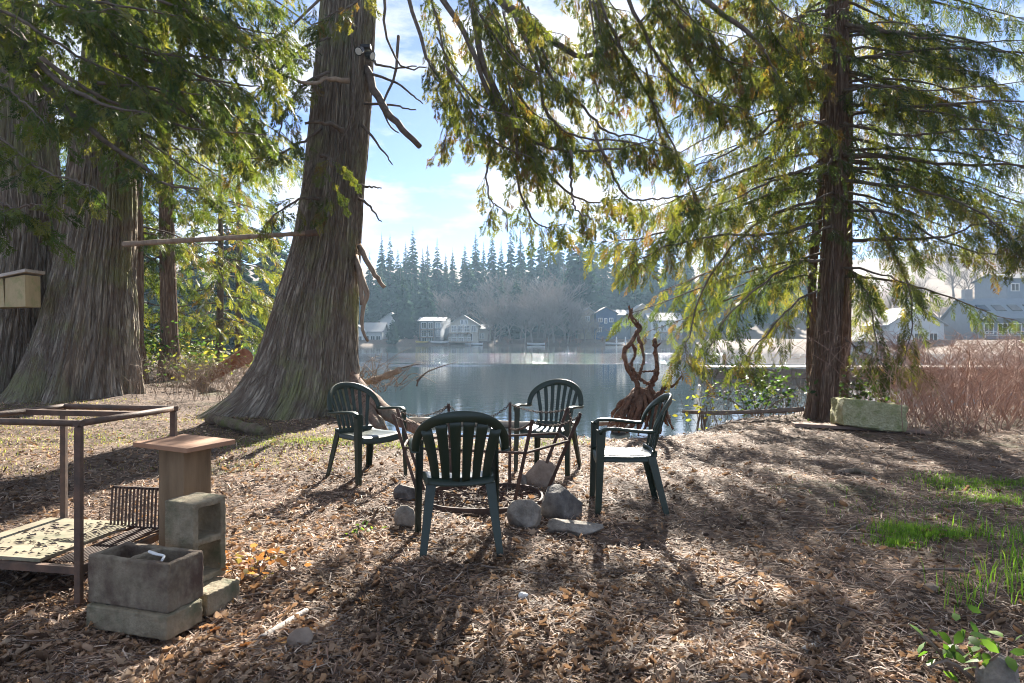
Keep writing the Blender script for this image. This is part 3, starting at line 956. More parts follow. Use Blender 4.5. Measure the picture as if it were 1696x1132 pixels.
def young_cedar(X, Y, H, n, L0, label, seed, pal=GREEN, z0=.3, skip=.1):
    g = gz(X, Y)
    t_ = empty('young_cedar', (X, Y, g), label=label, cat='tree', group='young cedars on the left bank')
    m_ = MB(); m_.tube([(X, Y, g - .2), (X + .05, Y, g + H * .5), (X, Y, g + H)], [.12, .08, .02], 8); m_.build('trunk', M['limb'], t_, smooth=True)
    c = Crown(seed, pal)
    rg = random.Random(seed)
    m_ = MB()
    for k in range(n):
        f = k / n
        z = g + z0 + (H - z0) * f
        pts = auto_limb((X, Y, z), k * 2.4 + rg.uniform(-.4, .4), L0 * (1 - .6 * f) * rg.uniform(.7, 1.2), .06, .42, .12)
        q = spline(pts, 10)
        m_.tube(q, rr(.025, .005, 10), 4)
        c.clothe(q, start=.15, spacing=.22, tl=(.35, .9), hang=.6, fs=(.26, .44), fspace=.13, skip=skip)
    tag(m_.build('limbs', M['limb'], t_), kind='stuff')
    c.build(t_)
YCL = 'young cedar with foliage to the ground on the bank past the leaning trunk'
young_cedar(-8.2, 18.6, 6.5, 30, 2.6, YCL, 31, WARM, skip=.25)
young_cedar(-10.3, 17.2, 7.5, 34, 2.8, 'young cedar with foliage to the ground behind the two slim trunks', 32, GREEN)
young_cedar(-13.2, 19.0, 9.5, 34, 3.2, 'dark young cedar seen between the two stems of the twin cedar', 33, DARK)
young_cedar(-9.3, 22.5, 9.0, 34, 3.0, 'tallest young cedar on the left bank near the water', 34, GREEN, skip=.2)
young_cedar(-17.5, 20.5, 9.0, 24, 3.2, 'dark young cedar at the left edge behind the bird box', 35, DARK)
# ================================================================== far shore: hillside trees and houses
def conifer_meshes(h, wd, seed, bushy=False):
    rg = random.Random(seed)
    V, T, Cc = [], [], []
    lev = 42 if not bushy else 36
    for i in range(lev):
        f = i / (lev - 1)
        z = h * (.06 + .94 * f)
        rad = wd * ((1 - f) ** (.85 if not bushy else .6)) * (.55 + .45 * min(1, f * 6)) + .10
        n = 9 if f < .75 else 6
        a0 = rg.uniform(0, 6.28)
        for k in range(n):
            if rg.random() < .12: continue
            a = a0 + 6.283 * k / n + rg.uniform(-.3, .3)
            r = rad * rg.uniform(.55, 1.18)
            dr = r * rg.uniform(.22, .55)
            ca, sa = math.cos(a), math.sin(a)
            wdt = r * rg.uniform(.16, .30) + .06
            base = Vector((0, 0, z + rg.uniform(-.2, .2)))
            tip = Vector((ca * r, sa * r, base.z - dr + r * .10))
            mid = (base * .45 + tip * .55) + Vector((0, 0, r * .06))
            q = Vector((-sa, ca, 0)) * wdt
            dn = Vector((0, 0, -r * .20))
            c = rg.uniform(.7, 1.3)
            cc = (.026 * c, .054 * c, .034 * c)
            s = len(V)
            V.extend([base, mid + q + dn, tip, mid - q + dn, mid, mid + q * .5 + (tip - mid) * .45 + dn * 1.5, mid - q * .5 + (tip - mid) * .45 + dn * 1.5])
            T.extend([(s, s + 1, s + 4), (s, s + 4, s + 3), (s + 4, s + 1, s + 5), (s + 4, s + 5, s + 2), (s + 4, s + 2, s + 6), (s + 4, s + 6, s + 3)])
            Cc.extend([cc] * 7)
    s = len(V)
    V.extend([Vector((-.10, 0, h * .97)), Vector((.10, 0, h * .97)), Vector((0, 0, h * 1.04))]); T.append((s, s + 1, s + 2)); Cc.extend([(.03, .055, .03)] * 3)
    crown = np_mesh('crown', np.array([tuple(v) for v in V]), np.array(T), M['conifer'], np.array(Cc))
    mb = MB(); mb.tube([(0, 0, -1.5), (0, 0, h * .5), (0, 0, h)], [h * .014, h * .009, .02], 6)
    return crown, mb.mesh('trunk', M['farbark'])

def plant_pair(name, meshes, loc, sc, rz, label, cat, group):
    r = empty(name, loc, rz, label, cat, group)
    r.scale = sc if hasattr(sc, '__len__') else (sc, sc, sc)
    for nm, me in meshes:
        o = bpy.data.objects.new(nm, me)
        col.objects.link(o)
        o.parent = r
        if nm in ('crown', 'branches'): o['kind'] = 'stuff'
    return r

CON = [conifer_meshes(20, 3.1, 500 + k) for k in range(5)]
BUS = [conifer_meshes(12, 3.2, 520 + k, True) for k in range(3)]
CONL, CONG = 'dark conifer in the forest covering the hillside across the lake', 'conifers on the far hillside'
rg = random.Random(9)
def con(px, top, Y, wide=1.0, variant=None, label=CONL, group=CONG, bush=False):
    X = (px - CX) / FPX * Y
    g = gz(X, Y)
    zt = CAMZ - (top - HY) / FPX * Y
    h = max(4, zt - g)
    me = (BUS if bush else CON)[(variant if variant is not None else rg.randrange(5)) % (3 if bush else 5)]
    s = h / (12 if bush else 20)
    plant_pair('conifer', (('crown', me[0]), ('trunk', me[1])), (X, Y, g), (s * wide, s * wide, s), rg.uniform(0, 6.28), label, 'tree', group)
# the skyline, read off the photograph
for (px, top, Y) in [(612, 418, 190), (632, 388, 205), (646, 391, 205), (659, 412, 200), (672, 402, 215), (684, 378, 195), (700, 412, 205), (708, 408, 210), (724, 398, 200),
                     (738, 418, 205), (750, 410, 215), (770, 405, 210), (788, 386, 205), (801, 404, 215), (815, 383, 205), (830, 400, 215), (846, 372, 210), (862, 384, 215),
                     (880, 378, 210), (897, 372, 220), (912, 384, 215), (925, 358, 215), (944, 376, 220), (962, 370, 215), (980, 366, 222), (1000, 372, 220), (1024, 362, 225),
                     (1050, 370, 225), (1080, 366, 225), (1110, 372, 225), (1140, 380, 230), (1170, 376, 230), (1205, 392, 235), (1240, 386, 235), (1280, 396, 235), (1320, 400, 240)]:
    con(px, top, Y, rg.uniform(.8, 1.25), label='tall pointed conifer on the far ridge with its tip against the sky', group='conifers on the far skyline')
for k in range(128):                                    # lower ranks
    px = rg.uniform(430, 1340)
    Y = rg.uniform(174, 206)
    con(px, 452 + rg.uniform(-22, 40) - .02 * (px - 600), Y, rg.uniform(.9, 1.4), bush=k % 4 == 0)
for k in range(10):
    con(rg.uniform(400, 600), rg.uniform(415, 450), rg.uniform(165, 195), 1.1)
for k in range(16):                                    # forest on the left shore
    con(rg.uniform(40, 505), rg.uniform(300, 440), rg.uniform(62, 125), 1.15, label='dark conifer on the left shore seen through the cedars', group='conifers on the left shore')
con(668, 455, 166, .85, 0, 'bushy rounded evergreen rising behind the grey house', None, True)
con(706, 458, 168, .85, 1, 'bushy pointed evergreen just behind the grey three-storey house', None, True)
con(960, 392, 178, 1.25, 2, 'broad dark evergreen towering over the blue house', None, True)
con(650, 530, 153, 1.3, 1, 'low round evergreen at the water beside the grey house', None, True)
con(856, 462, 166, 1.0, 0, 'small bright evergreen poking out of the bare trees', None, True)

def bare_meshes(h, seed, spread=.55, nb=7, depth=4, wood='barewood'):
    rg = random.Random(seed)
    t_, b_ = MB(), MB()
    def grow(p, d, L, r, lev):
        q = [p]
        dd = Vector(d)
        for j in range(3):
            dd = (dd + Vector((rg.uniform(-.2, .2), rg.uniform(-.2, .2), rg.uniform(-.05, .16)))).normalized()
            q.append(q[-1] + dd * L / 3)
        if lev == 0: t_.tube(q, [r, r * .85, r * .7, r * .55], 6)
        elif lev < depth: b_.tube(q, [r, r * .8, r * .6, r * .4], 3, False)
        else:
            s = Vector((rg.uniform(-1, 1), rg.uniform(-1, 1), rg.uniform(-1, 1))).normalized() * r
            b_.add([q[0] - s, q[0] + s, q[-1]], [(0, 1, 2)])
            return
        for k in range(nb if lev else nb + 3):
            f = rg.uniform(.3, 1.0)
            i = min(int(f * 3), 2)
            pp = q[i].lerp(q[i + 1], f * 3 - i)
            nd = (dd + Vector((rg.gauss(0, 1), rg.gauss(0, 1), rg.gauss(.15, .6))) * spread).normalized()
            grow(pp, nd, L * rg.uniform(.5, .75), r * .5, lev + 1)
    grow(Vector((0, 0, -.5)), Vector((0, 0, 1)), h * .42, h * .016, 0)
    return (('branches', b_.mesh('branches', M[wood])), ('trunk', t_.mesh('trunk', M[wood])))
BARE = [bare_meshes(14, 610 + k, .6, 6) for k in range(4)]
RED = [bare_meshes(5, 620 + k, .8, 7, 3, 'redtwig') for k in range(2)]
def bare(px, top, Y, wide, label, group, me=None, name='bare_tree', cat='tree', hh=14):
    X = (px - CX) / FPX * Y
    g = gz(X, Y)
    h = max(2, CAMZ - (top - HY) / FPX * Y - g)
    s = h / hh * 1.05
    plant_pair(name, me or BARE[rg.randrange(4)], (X, Y, g), (s * wide, s * wide, s), rg.uniform(0, 6.28), label, cat, group)
BL, BG = 'leafless grey-brown tree on the far shore between the houses', 'bare trees on the far shore'
for (px, top, Y) in [(808, 490, 157), (828, 470, 158), (846, 482, 156.5), (862, 455, 160), (882, 462, 157.5), (900, 440, 163), (918, 468, 158), (936, 452, 162), (952, 476, 157.5),
                     (968, 492, 158), (820, 505, 155.5), (870, 500, 155.5), (908, 502, 155.5), (940, 508, 156), (890, 425, 176), (930, 415, 182), (850, 440, 176), (800, 450, 178),
                     (740, 470, 176), (765, 455, 180), (985, 520, 156), (1055, 535, 157), (1140, 540, 157), (1180, 530, 158), (960, 430, 190), (830, 425, 190)]:
    bare(px, top, Y, 1.25, BL, BG)
HL, HG = 'leafless brown tree on the open slope above the right-hand houses', 'bare trees on the right slope'
for (px, top, Y) in [(1440, 470, 130), (1480, 455, 135), (1515, 440, 140), (1560, 470, 122), (1600, 430, 145), (1640, 440, 140), (1675, 400, 150), (1700, 380, 155), (1580, 400, 160),
                     (1620, 380, 165), (1660, 350, 170), (1700, 345, 172), (1740, 420, 130), (1460, 500, 100), (1520, 510, 98), (1590, 480, 110)]:
    bare(px, top, Y, 1.3, HL, HG)
SL, SG = 'reddish leafless shrub along the far waterline', 'red shrubs on the far waterline'
for k in range(22):
    px = rg.uniform(800, 1240)
    bare(px, rg.uniform(545, 560), rg.uniform(154.6, 158), 1.3, SL, SG, RED[k % 2], 'bare_shrub', 'shrub', 5)

# ---- houses
def wall_mat(name, c):
    return pmat(name, c, tuple(x * .9 for x in c), 1.5, .8)
HOUSE = {'cream': wall_mat('cream_siding', (.50, .46, .38)), 'grey': wall_mat('grey_siding', (.17, .18, .185)), 'white': wall_mat('white_siding', (.66, .67, .66)),
         'blue': wall_mat('blue_siding', (.028, .075, .17)), 'tan': wall_mat('tan_siding', (.42, .34, .24)), 'slate': wall_mat('slate_siding', (.22, .26, .31)),
         'roof_light': wall_mat('pale_roof', (.34, .34, .34)), 'roof_dark': wall_mat('dark_roof', (.10, .10, .105)), 'roof_blue': wall_mat('blue_grey_roof', (.20, .24, .28)),
         'wood': wall_mat('deck_wood', (.24, .18, .13))}

def house(label, px0, px1, py_eave, py_base, Y, rise, depth, gable, wall, roof, wins=(), decks=(), rz=0.0, chimney=None, skylights=0, over=.5, antenna=False, door=None):
    """front wall faces the lake (-Y); gable 'front' or 'side'; wins: (u, v, w, h) in metres from the lower left of the front"""
    X0, X1 = (px0 - CX) / FPX * Y, (px1 - CX) / FPX * Y
    W = X1 - X0
    zb = CAMZ - (py_base - HY) / FPX * Y
    H = (py_base - py_eave) / FPX * Y
    root = empty('house', ((X0 + X1) / 2, Y, zb), rz, label, 'house')
    def part(m_, nm, mt, par=None):
        return m_.build(nm, mt, par or root, world=False)
    mb = MB()
    hw = W / 2
    if gable == 'front':
        mb.add([(-hw, 0, -2), (hw, 0, -2), (hw, 0, H), (0, 0, H + rise), (-hw, 0, H), (-hw, depth, -2), (hw, depth, -2), (hw, depth, H), (0, depth, H + rise), (-hw, depth, H)],
               [(0, 1, 2, 3, 4), (9, 8, 7, 6, 5), (1, 6, 7, 2), (0, 4, 9, 5)])
    else:
        mb.add([(-hw, 0, -2), (hw, 0, -2), (hw, depth, -2), (-hw, depth, -2), (-hw, 0, H), (hw, 0, H), (hw, depth, H), (-hw, depth, H), (-hw, depth / 2, H + rise), (hw, depth / 2, H + rise)],
               [(0, 1, 5, 4), (1, 2, 6, 9, 5), (2, 3, 7, 6), (3, 0, 4, 8, 7)])
    part(mb, 'wall', HOUSE[wall])
    mb = MB()
    t = .18
    if gable == 'front':
        sl = rise / hw
        for s in (-1, 1):
            e = Vector((s * (hw + over), 0, H - sl * over)); r = Vector((0, 0, H + rise))
            y0, y1 = -over, depth + over
            mb.add([(e.x, y0, e.z), (r.x, y0, r.z), (r.x, y1, r.z), (e.x, y1, e.z), (e.x, y0, e.z + t), (r.x, y0, r.z + t), (r.x, y1, r.z + t), (e.x, y1, e.z + t)],
                   [(0, 1, 2, 3), (4, 7, 6, 5), (0, 4, 5, 1), (3, 2, 6, 7), (0, 3, 7, 4)])
    else:
        sl = rise / (depth / 2)
        for s in (-1, 1):
            ye = -over if s < 0 else depth + over
            ze = H - sl * over
            x0, x1 = -hw - over, hw + over
            mb.add([(x0, ye, ze), (x1, ye, ze), (x1, depth / 2, H + rise), (x0, depth / 2, H + rise), (x0, ye, ze + t), (x1, ye, ze + t), (x1, depth / 2, H + rise + t), (x0, depth / 2, H + rise + t)],
                   [(0, 1, 2, 3), (4, 7, 6, 5), (0, 4, 5, 1), (0, 3, 7, 4), (1, 5, 6, 2)])
    ro = part(mb, 'roof', HOUSE[roof])
    for k in range(skylights):
        m_ = MB()
        yy = depth * .22
        zz = H + rise * (yy / (depth / 2)) + t + .05
        a = math.atan2(rise, depth / 2)
        m_.box((-hw * .65 + k * hw * 1.3 / max(1, skylights - 1), yy, zz), (1.3, 1.7, .1), Matrix.Rotation(a, 3, 'X'))
        m_.build('skylight', M['glass'], ro, world=False)
    if chimney is not None:
        m_ = MB(); m_.box((chimney * hw, depth * .5, H + rise + .3), (1.0, 1.0, 2.4)); m_.build('chimney', HOUSE['roof_light'], ro, world=False)
    if antenna:
        m_ = MB()
        m_.tube([(0, .5, H + rise), (0, .5, H + rise + 2.6)], .04, 4); m_.bar((-.6, .5, H + rise + 2.3), (.6, .5, H + rise + 2.3), .05); m_.bar((-.4, .5, H + rise + 1.9), (.4, .5, H + rise + 1.9), .05)
        m_.build('antenna', M['black'], ro, world=False)
    for (u, v, ww, hh) in wins:
        x = -hw + u
        m_ = MB()
        f = .12
        m_.box((x + ww / 2, -.05, v + hh + f / 2), (ww + 2 * f, .12, f)); m_.box((x + ww / 2, -.05, v - f / 2), (ww + 2 * f, .12, f))
        m_.box((x - f / 2, -.05, v + hh / 2), (f, .12, hh)); m_.box((x + ww + f / 2, -.05, v + hh / 2), (f, .12, hh))
        m_.box((x + ww / 2, -.05, v + hh / 2), (.07, .12, hh))
        wo_ = part(m_, 'window', M['trim'])
        m_ = MB(); m_.box((x + ww / 2, -.012, v + hh / 2), (ww, .02, hh)); m_.build('pane', M['glass'], wo_, world=False)
    for (u0, u1, v, out_) in decks:
        m_ = MB()
        x0, x1 = -hw + u0, -hw + u1
        m_.box(((x0 + x1) / 2, -out_ / 2 - .02, v), (x1 - x0, out_, .2))
        do = part(m_, 'balcony', HOUSE['wood'])
        m_ = MB()
        for xx in np.linspace(x0 + .06, x1 - .06, max(2, int((x1 - x0) / 1.2))):
            m_.bar((xx, -out_ + .02, v + .1), (xx, -out_ + .02, v + 1.05), .07)
        m_.bar((x0, -out_ + .02, v + 1.1), (x1, -out_ + .02, v + 1.1), .09)
        m_.bar((x0, -out_ + .02, v + .6), (x1, -out_ + .02, v + .6), .05)
        m_.build('railing', M['trim'] if wall in ('white', 'slate', 'cream') else HOUSE['wood'], do, world=False)
        m_ = MB()
        for xx in (x0 + .1, x1 - .1):
            m_.bar((xx, -out_ + .1, -1.5), (xx, -out_ + .1, v - .1), .16)
        m_.build('post', HOUSE['wood'], do, world=False)
    return root

house('small white gabled house at the water partly behind the leaning cedar', 580, 603, 549, 571, 156, 1.4, 8, 'front', 'white', 'roof_light', wins=[(.6, .8, .8, 1.1), (1.9, .8, .8, 1.1)])
house('long low white house with grey roof at the water', 601, 632, 549, 569, 158, 2.0, 8, 'side', 'white', 'roof_light', wins=[(.5, .5, .9, 1.2), (1.9, .5, .9, 1.2), (3.2, .5, .9, 1.2)])
house('white gabled house standing highest above the low grey-roofed one', 630, 666, 531, 560, 170, 1.9, 9, 'front', 'white', 'roof_light', wins=[(.6, 2.2, 1, 1.2), (2.4, 2.2, 1, 1.2), (4.0, 2.2, 1, 1.2)], antenna=True)
house('grey three-storey house with stacked balconies beside the cream house', 695, 734, 532, 569, 156, .9, 9, 'side', 'grey', 'roof_light',
      wins=[(.5, 3.6, 1.0, 1.2), (2.1, 3.6, 1.0, 1.2), (3.8, 3.6, 1.0, 1.2), (.5, 1.7, 1.0, 1.3), (2.1, 1.7, 1.0, 1.3), (3.9, 1.7, .9, 1.2), (.6, .1, 1.0, 1.2), (2.3, .1, 1.0, 1.2)], decks=[(.1, 3.5, 3.2, 1.3), (.1, 3.5, 1.4, 1.3)])
house('large cream house with broad gable and two long balconies', 744, 792, 538, 568, 155, 2.1, 10, 'front', 'cream', 'roof_light',
      wins=[(.6, 2.6, 1.0, 1.3), (2.1, 2.6, 1.0, 1.3), (3.6, 2.6, 1.0, 1.3), (5.2, 2.6, 1.0, 1.3), (.6, .5, 1.1, 1.5), (2.3, .5, 1.1, 1.5), (4.3, .5, 1.1, 1.5), (2.7, 4.35, .6, .9), (3.6, 4.35, .6, .9)], decks=[(0, 5.2, 2.1, 1.4), (0, 5.2, .1, 1.6)], antenna=True)
house('low cream wing adjoining the broad-gabled house', 790, 812, 545, 568, 158, 1.0, 8, 'side', 'cream', 'roof_light', wins=[(.6, 1.0, 1.0, 1.2)])
house('dark blue gabled house with white-framed windows', 987, 1021, 519, 560, 160, 1.4, 8, 'front', 'blue', 'roof_dark',
      wins=[(.7, 3.9, .75, .8), (2.1, 3.6, .5, 1.0), (3.3, 3.9, .75, .8), (.3, 1.5, 1.0, 1.0), (3.5, 1.3, 1.0, 1.1)])
house('pale gabled house half hidden behind the blue house', 962, 988, 520, 556, 164, 1.4, 8, 'front', 'tan', 'roof_light', wins=[(1.2, 3.6, .9, 1.0)])
house('low grey-blue house right of the blue one', 1020, 1048, 522, 556, 168, 1.3, 8, 'side', 'slate', 'roof_light', wins=[(.6, 2.6, 1.0, 1.0), (2.4, 2.6, 1.0, 1.0)])
house('tan gabled house behind the twisted driftwood', 1046, 1082, 517, 556, 166, 1.9, 8, 'front', 'tan', 'roof_light', wins=[(.7, 3.0, 1.1, 1.2), (3.0, 3.0, 1.3, 1.2), (.7, .8, 1.1, 1.2)])
house('white house with long white balcony above the water', 1078, 1130, 531, 566, 158, 1.8, 9, 'side', 'white', 'roof_light',
      wins=[(.6, 2.6, 1.2, 1.4), (2.4, 2.6, 1.2, 1.4), (4.2, 2.6, 1.2, 1.4), (.6, .3, 1.2, 1.5), (2.6, .3, 1.2, 1.5), (4.6, .3, 1.2, 1.5)], decks=[(1.2, 7.2, 2.1, 1.5)])
house('white house with pale roof and chimney behind the bramble thicket', 1476, 1560, 537, 585, 96, 2.4, 9, 'front', 'white', 'roof_light', wins=[(1.0, 1.6, 1.0, 1.2), (3.4, 1.6, 1.0, 1.2), (5.4, 1.6, 1.0, 1.2)], rz=R(-8), chimney=.3)
house('blue-grey lodge with skylights and white balcony behind the thicket', 1624, 1740, 526, 580, 92, 2.7, 9, 'side', 'slate', 'roof_blue',
      wins=[(.8, 2.3, 1.1, 1.3), (2.6, 2.3, 1.1, 1.3), (4.4, 2.3, 1.1, 1.3), (6.3, 2.3, 1.1, 1.3), (.8, -.1, 1.2, 1.4), (3.0, -.1, 1.2, 1.4), (5.6, -.1, 1.2, 1.4)], decks=[(0, 9.0, 1.4, 1.6)], rz=R(-6), chimney=-.8, skylights=4)
house('grey house high on the open slope at the right edge', 1668, 1740, 462, 492, 128, 1.2, 9, 'side', 'slate', 'roof_dark', wins=[(.8, 1.2, 1.4, 1.3), (3.4, 1.2, 1.4, 1.3)])
house('low white boathouse by the dock', 1405, 1462, 566, 585, 70, .8, 5, 'side', 'white', 'roof_light', wins=[(.6, .2, .9, .6)])

# ---- boats and shore bits across the water
def boat(px, Y, rz, mt, label, group=None, ln=4.2):
    X = (px - CX) / FPX * Y
    d = gz(X, Y)
    root = empty('rowing_boat', (X, Y, max(d, WATER_Z) + .02), rz, label, 'boat', group)
    V, F = [], []
    n = 9
    for i in range(n):
        t = i / (n - 1)
        x = (t - .5) * ln
        wd = .62 * math.sin(math.pi * min(1, .18 + t * .82)) + .04
        for (k, (a, z)) in enumerate(((-1, .5), (-.8, .15), (0, 0), (.8, .15), (1, .5))):
            V.append((x, a * wd, z + .12 * (2 * t - 1) ** 2))
    for i in range(n - 1):
        for k in range(4):
            F.append((i * 5 + k, i * 5 + k + 1, (i + 1) * 5 + k + 1, (i + 1) * 5 + k))
    F.append((0, 1, 2, 3, 4)); F.append(tuple((n - 1) * 5 + k for k in (4, 3, 2, 1, 0)))
    m_ = MB(); m_.add(V, F); h_ = m_.build('hull', mt, root, world=False)
    m_ = MB()
    for x in (-.9, .5): m_.box((x, 0, .34), (.3, 1.0, .05))
    m_.build('bench', M['plank'], root, world=False)
boat(888, 154.2, .1, M['hull'], 'white rowing boat pulled up below the bare trees')
boat(1018, 153.8, -.2, M['hull'], 'white rowing boat on the shore below the blue house')
boat(700, 154.0, 1.0, M['yhull'], 'yellow kayak-shaped boat lying below the grey house')
boat(728, 154.2, .3, M['hull'], 'white rowing boat below the balconies of the grey house')
boat(785, 154.0, -.1, M['hull'], 'white rowing boat on the lawn edge below the cream house')
for px in (1021, 1036):
    m_ = MB(); p = at(px, 572, 152); m_.tube([(p.x, 152, WATER_Z - .5), (p.x, 152, WATER_Z + 2.0)], .14, 8); m_.bar((p.x - .3, 152, WATER_Z + 1.0), (p.x + .3, 152, WATER_Z + 1.0), .12)
    tag(m_.build('mooring_post', M['trim']), 'white mooring post standing in the water below the blue house', 'post', 'white mooring posts')

# ---- dock on the right
YD = 29.0
dk = empty('dock', (at(1180, 612, YD).x, YD, -.1), label='long low wooden dock on the water behind the young cedar', cat='dock')
x0, x1 = at(1180, 612, YD).x, at(1700, 612, YD).x
n = 46
for i in range(n):
    m_ = MB()
    xa = x0 + (x1 - x0) * i / n
    m_.box((xa + (x1 - x0) / n / 2, YD + 1.0, .0 + .004 * math.sin(i * 7.3)), ((x1 - x0) / n - .02, 2.0, .05))
    m_.build('plank', M['plank'], dk)
for z, h in ((-.16, .20), (-.375, .20)):
    for j in range(4):
        m_ = MB(); a = x0 + (x1 - x0) * j / 4; b_ = x0 + (x1 - x0) * (j + 1) / 4
        m_.box(((a + b_) / 2, YD - .03, z), (b_ - a - .015, .05, h)); m_.build('fascia_board', M['fascia'], dk)
m_ = MB(); m_.box((x0 - .03, YD + 1.0, -.25), (.05, 2.0, .40)); m_.build('end_board', M['fascia'], dk)
for xx in (x0 + 1.2, x0 + 5.4):
    m_ = MB(); m_.tube([(xx, YD + 2.12, -1.5), (xx, YD + 2.12, .55)], .09, 10); m_.build('piling', M['fascia'], dk)
# ================================================================== the four plastic chairs
def chair(label, loc, rz, slat_w=.030, n=7, seed=0):
    root = empty('plastic_armchair', loc, rz, label, 'chair')
    mt = M['chair']
    def yb(x, z):
        return -.205 - .145 * (z - .42) / .44 + 1.35 * x * x * (.5 + .5 * min(1, max(0, (z - .42) / .2)))
    # seat
    nx_, ny_ = 12, 14
    top = []
    for j in range(ny_):
        y = -.215 + .445 * j / (ny_ - 1)
        W = lerp(.40, .475, j / (ny_ - 1))
        if j >= ny_ - 2: W -= .02 * (j - ny_ + 3)
        for i in range(nx_):
            u = i / (nx_ - 1) * 2 - 1
            z = .418 + .016 * u * u - .010 * math.cos(math.pi * (y + .02) / .5) + (.03 * ((-.15 - y) / .06) ** 2 if y < -.15 else 0) - (.028 * ((y - .16) / .07) ** 2 if y > .16 else 0)
            top.append((u * W / 2, y, z))
    F = []
    for j in range(ny_ - 1):
        for i in range(nx_ - 1):
            a = j * nx_ + i
            F.append((a, a + 1, a + nx_ + 1, a + nx_))
    loop = [i for i in range(nx_)] + [j * nx_ + nx_ - 1 for j in range(1, ny_)] + [(ny_ - 1) * nx_ + i for i in range(nx_ - 2, -1, -1)] + [j * nx_ for j in range(ny_ - 2, 0, -1)]
    k0 = len(top)
    V = list(top)
    for q in loop:
        p = top[q]; V.append((p[0] * .985, p[1] * .985, p[2] - .042))
    for a in range(len(loop)):
        b_ = (a + 1) % len(loop)
        F.append((loop[b_], loop[a], k0 + a, k0 + b_))
    m_ = MB(); m_.add(V, F)
    s_ = m_.build('seat', mt, root, smooth=True, world=False)
    # back: one arched rim, a lower rail and upright slats
    def rim_z(x):
        c = min(1, abs(x) / .272)
        return .615 + .245 * (1 - c ** 2.4) ** .55
    m_ = MB()
    path, wd, ws = [], [], []
    for i in range(33):
        th = math.pi * i / 32
        x = .272 * math.cos(th) * (1 - .0)
        s = math.sin(th)
        z = .61 + .235 * s ** .72
        path.append(Vector((x, yb(x, z), z)))
        rad_ = Vector((math.cos(th), 0, .9 * s + .05)).normalized()
        wd.append(rad_)
        ws.append(.046 + .018 * s)
    m_.ribbon(path, wd, ws, .020)
    lr = [Vector((x, yb(x, .425) + .006, .432)) for x in np.linspace(-.195, .195, 9)]
    m_.ribbon(lr, [Vector((0, -.2, 1))] * 9, .055, .014)
    back = m_.build('backrest', mt, root, smooth=True, world=False)
    for k in range(n):
        f = k / (n - 1) * 2 - 1
        m_ = MB()
        pts, ww = [], []
        xb, xt = .150 * f, .208 * f
        zt = .61 + .225 * (1 - (xt / .272) ** 2) ** .40
        for i in range(9):
            t = i / 8
            z = lerp(.425, zt - .012, t)
            x = lerp(xb, xt, t ** 1.5)
            pts.append(Vector((x, yb(x, z) + .002, z)))
            ww.append(slat_w * (1 + (.5 if slat_w > .04 else .25) * t))
        m_.ribbon(pts, [Vector((1, .25 * f, -.05 * f))] * 9, ww, .011)
        m_.build('slat', mt, back, smooth=True, world=False)
    for s in (-1, 1):
        m_ = MB()
        p0 = path[0] if s > 0 else path[-1]
        pts = spline([p0 + Vector((0, -.012, .012)), p0 + Vector((s * .006, .05, .008)), Vector((s * .286, .02, .632)), Vector((s * .283, .12, .640)), Vector((s * .270, .185, .634)), Vector((s * .262, .212, .602))], 14)
        m_.ribbon(pts, [Vector((1, 0, 0))] * 14, [.056] * 14, .022)
        m_.build('armrest', mt, root, smooth=True, world=False)
        # legs: tapered angle sections, open towards the inside
        def leg(top_, bot, w0, w1, d0, d1, fy):
            m2 = MB()
            vs = []
            for (c, wv, dv) in ((top_, w0, d0), (bot, w1, d1)):
                t = .009
                o = [(0, 0), (-s * wv, 0), (-s * wv, -fy * t), (-s * t, -fy * t), (-s * t, -fy * dv), (0, -fy * dv)]
                vs += [Vector(c) + Vector((a, b_, 0)) for a, b_ in o]
            fs = [(k, (k + 1) % 6, 6 + (k + 1) % 6, 6 + k) for k in range(6)] + [(0, 1, 2, 3), (0, 3, 4, 5), (6, 7, 8, 9), (6, 9, 10, 11)]
            m2.add(vs, fs)
            m2.build('leg', mt, root, world=False, bevel=.003)
        leg((s * .272, .232, .625), (s * .278, .250, -.01), .052, .040, .062, .044, 1)
        leg((s * .205, -.200, .425), (s * .250, -.300, -.01), .058, .040, .060, .042, -1)
    return root

def face(dx, dy):
    return math.atan2(dy, dx) - math.pi / 2
chair('dark green plastic armchair with its slatted back turned, nearest the cement blocks', (-.335, 4.20, 0), face(-.06, .44), .046, 6)
chair('dark green plastic armchair seen side-on next to the pointed dark rock', (.865, 5.10, 0), face(-1, .04))
chair('dark green plastic armchair beside the root of the huge cedar', (-1.345, 6.15, 0), face(.44, -.38))
chair('dark green plastic armchair facing the fire ring with the lake right behind', (.365, 6.52, 0), face(-.25, -.63))

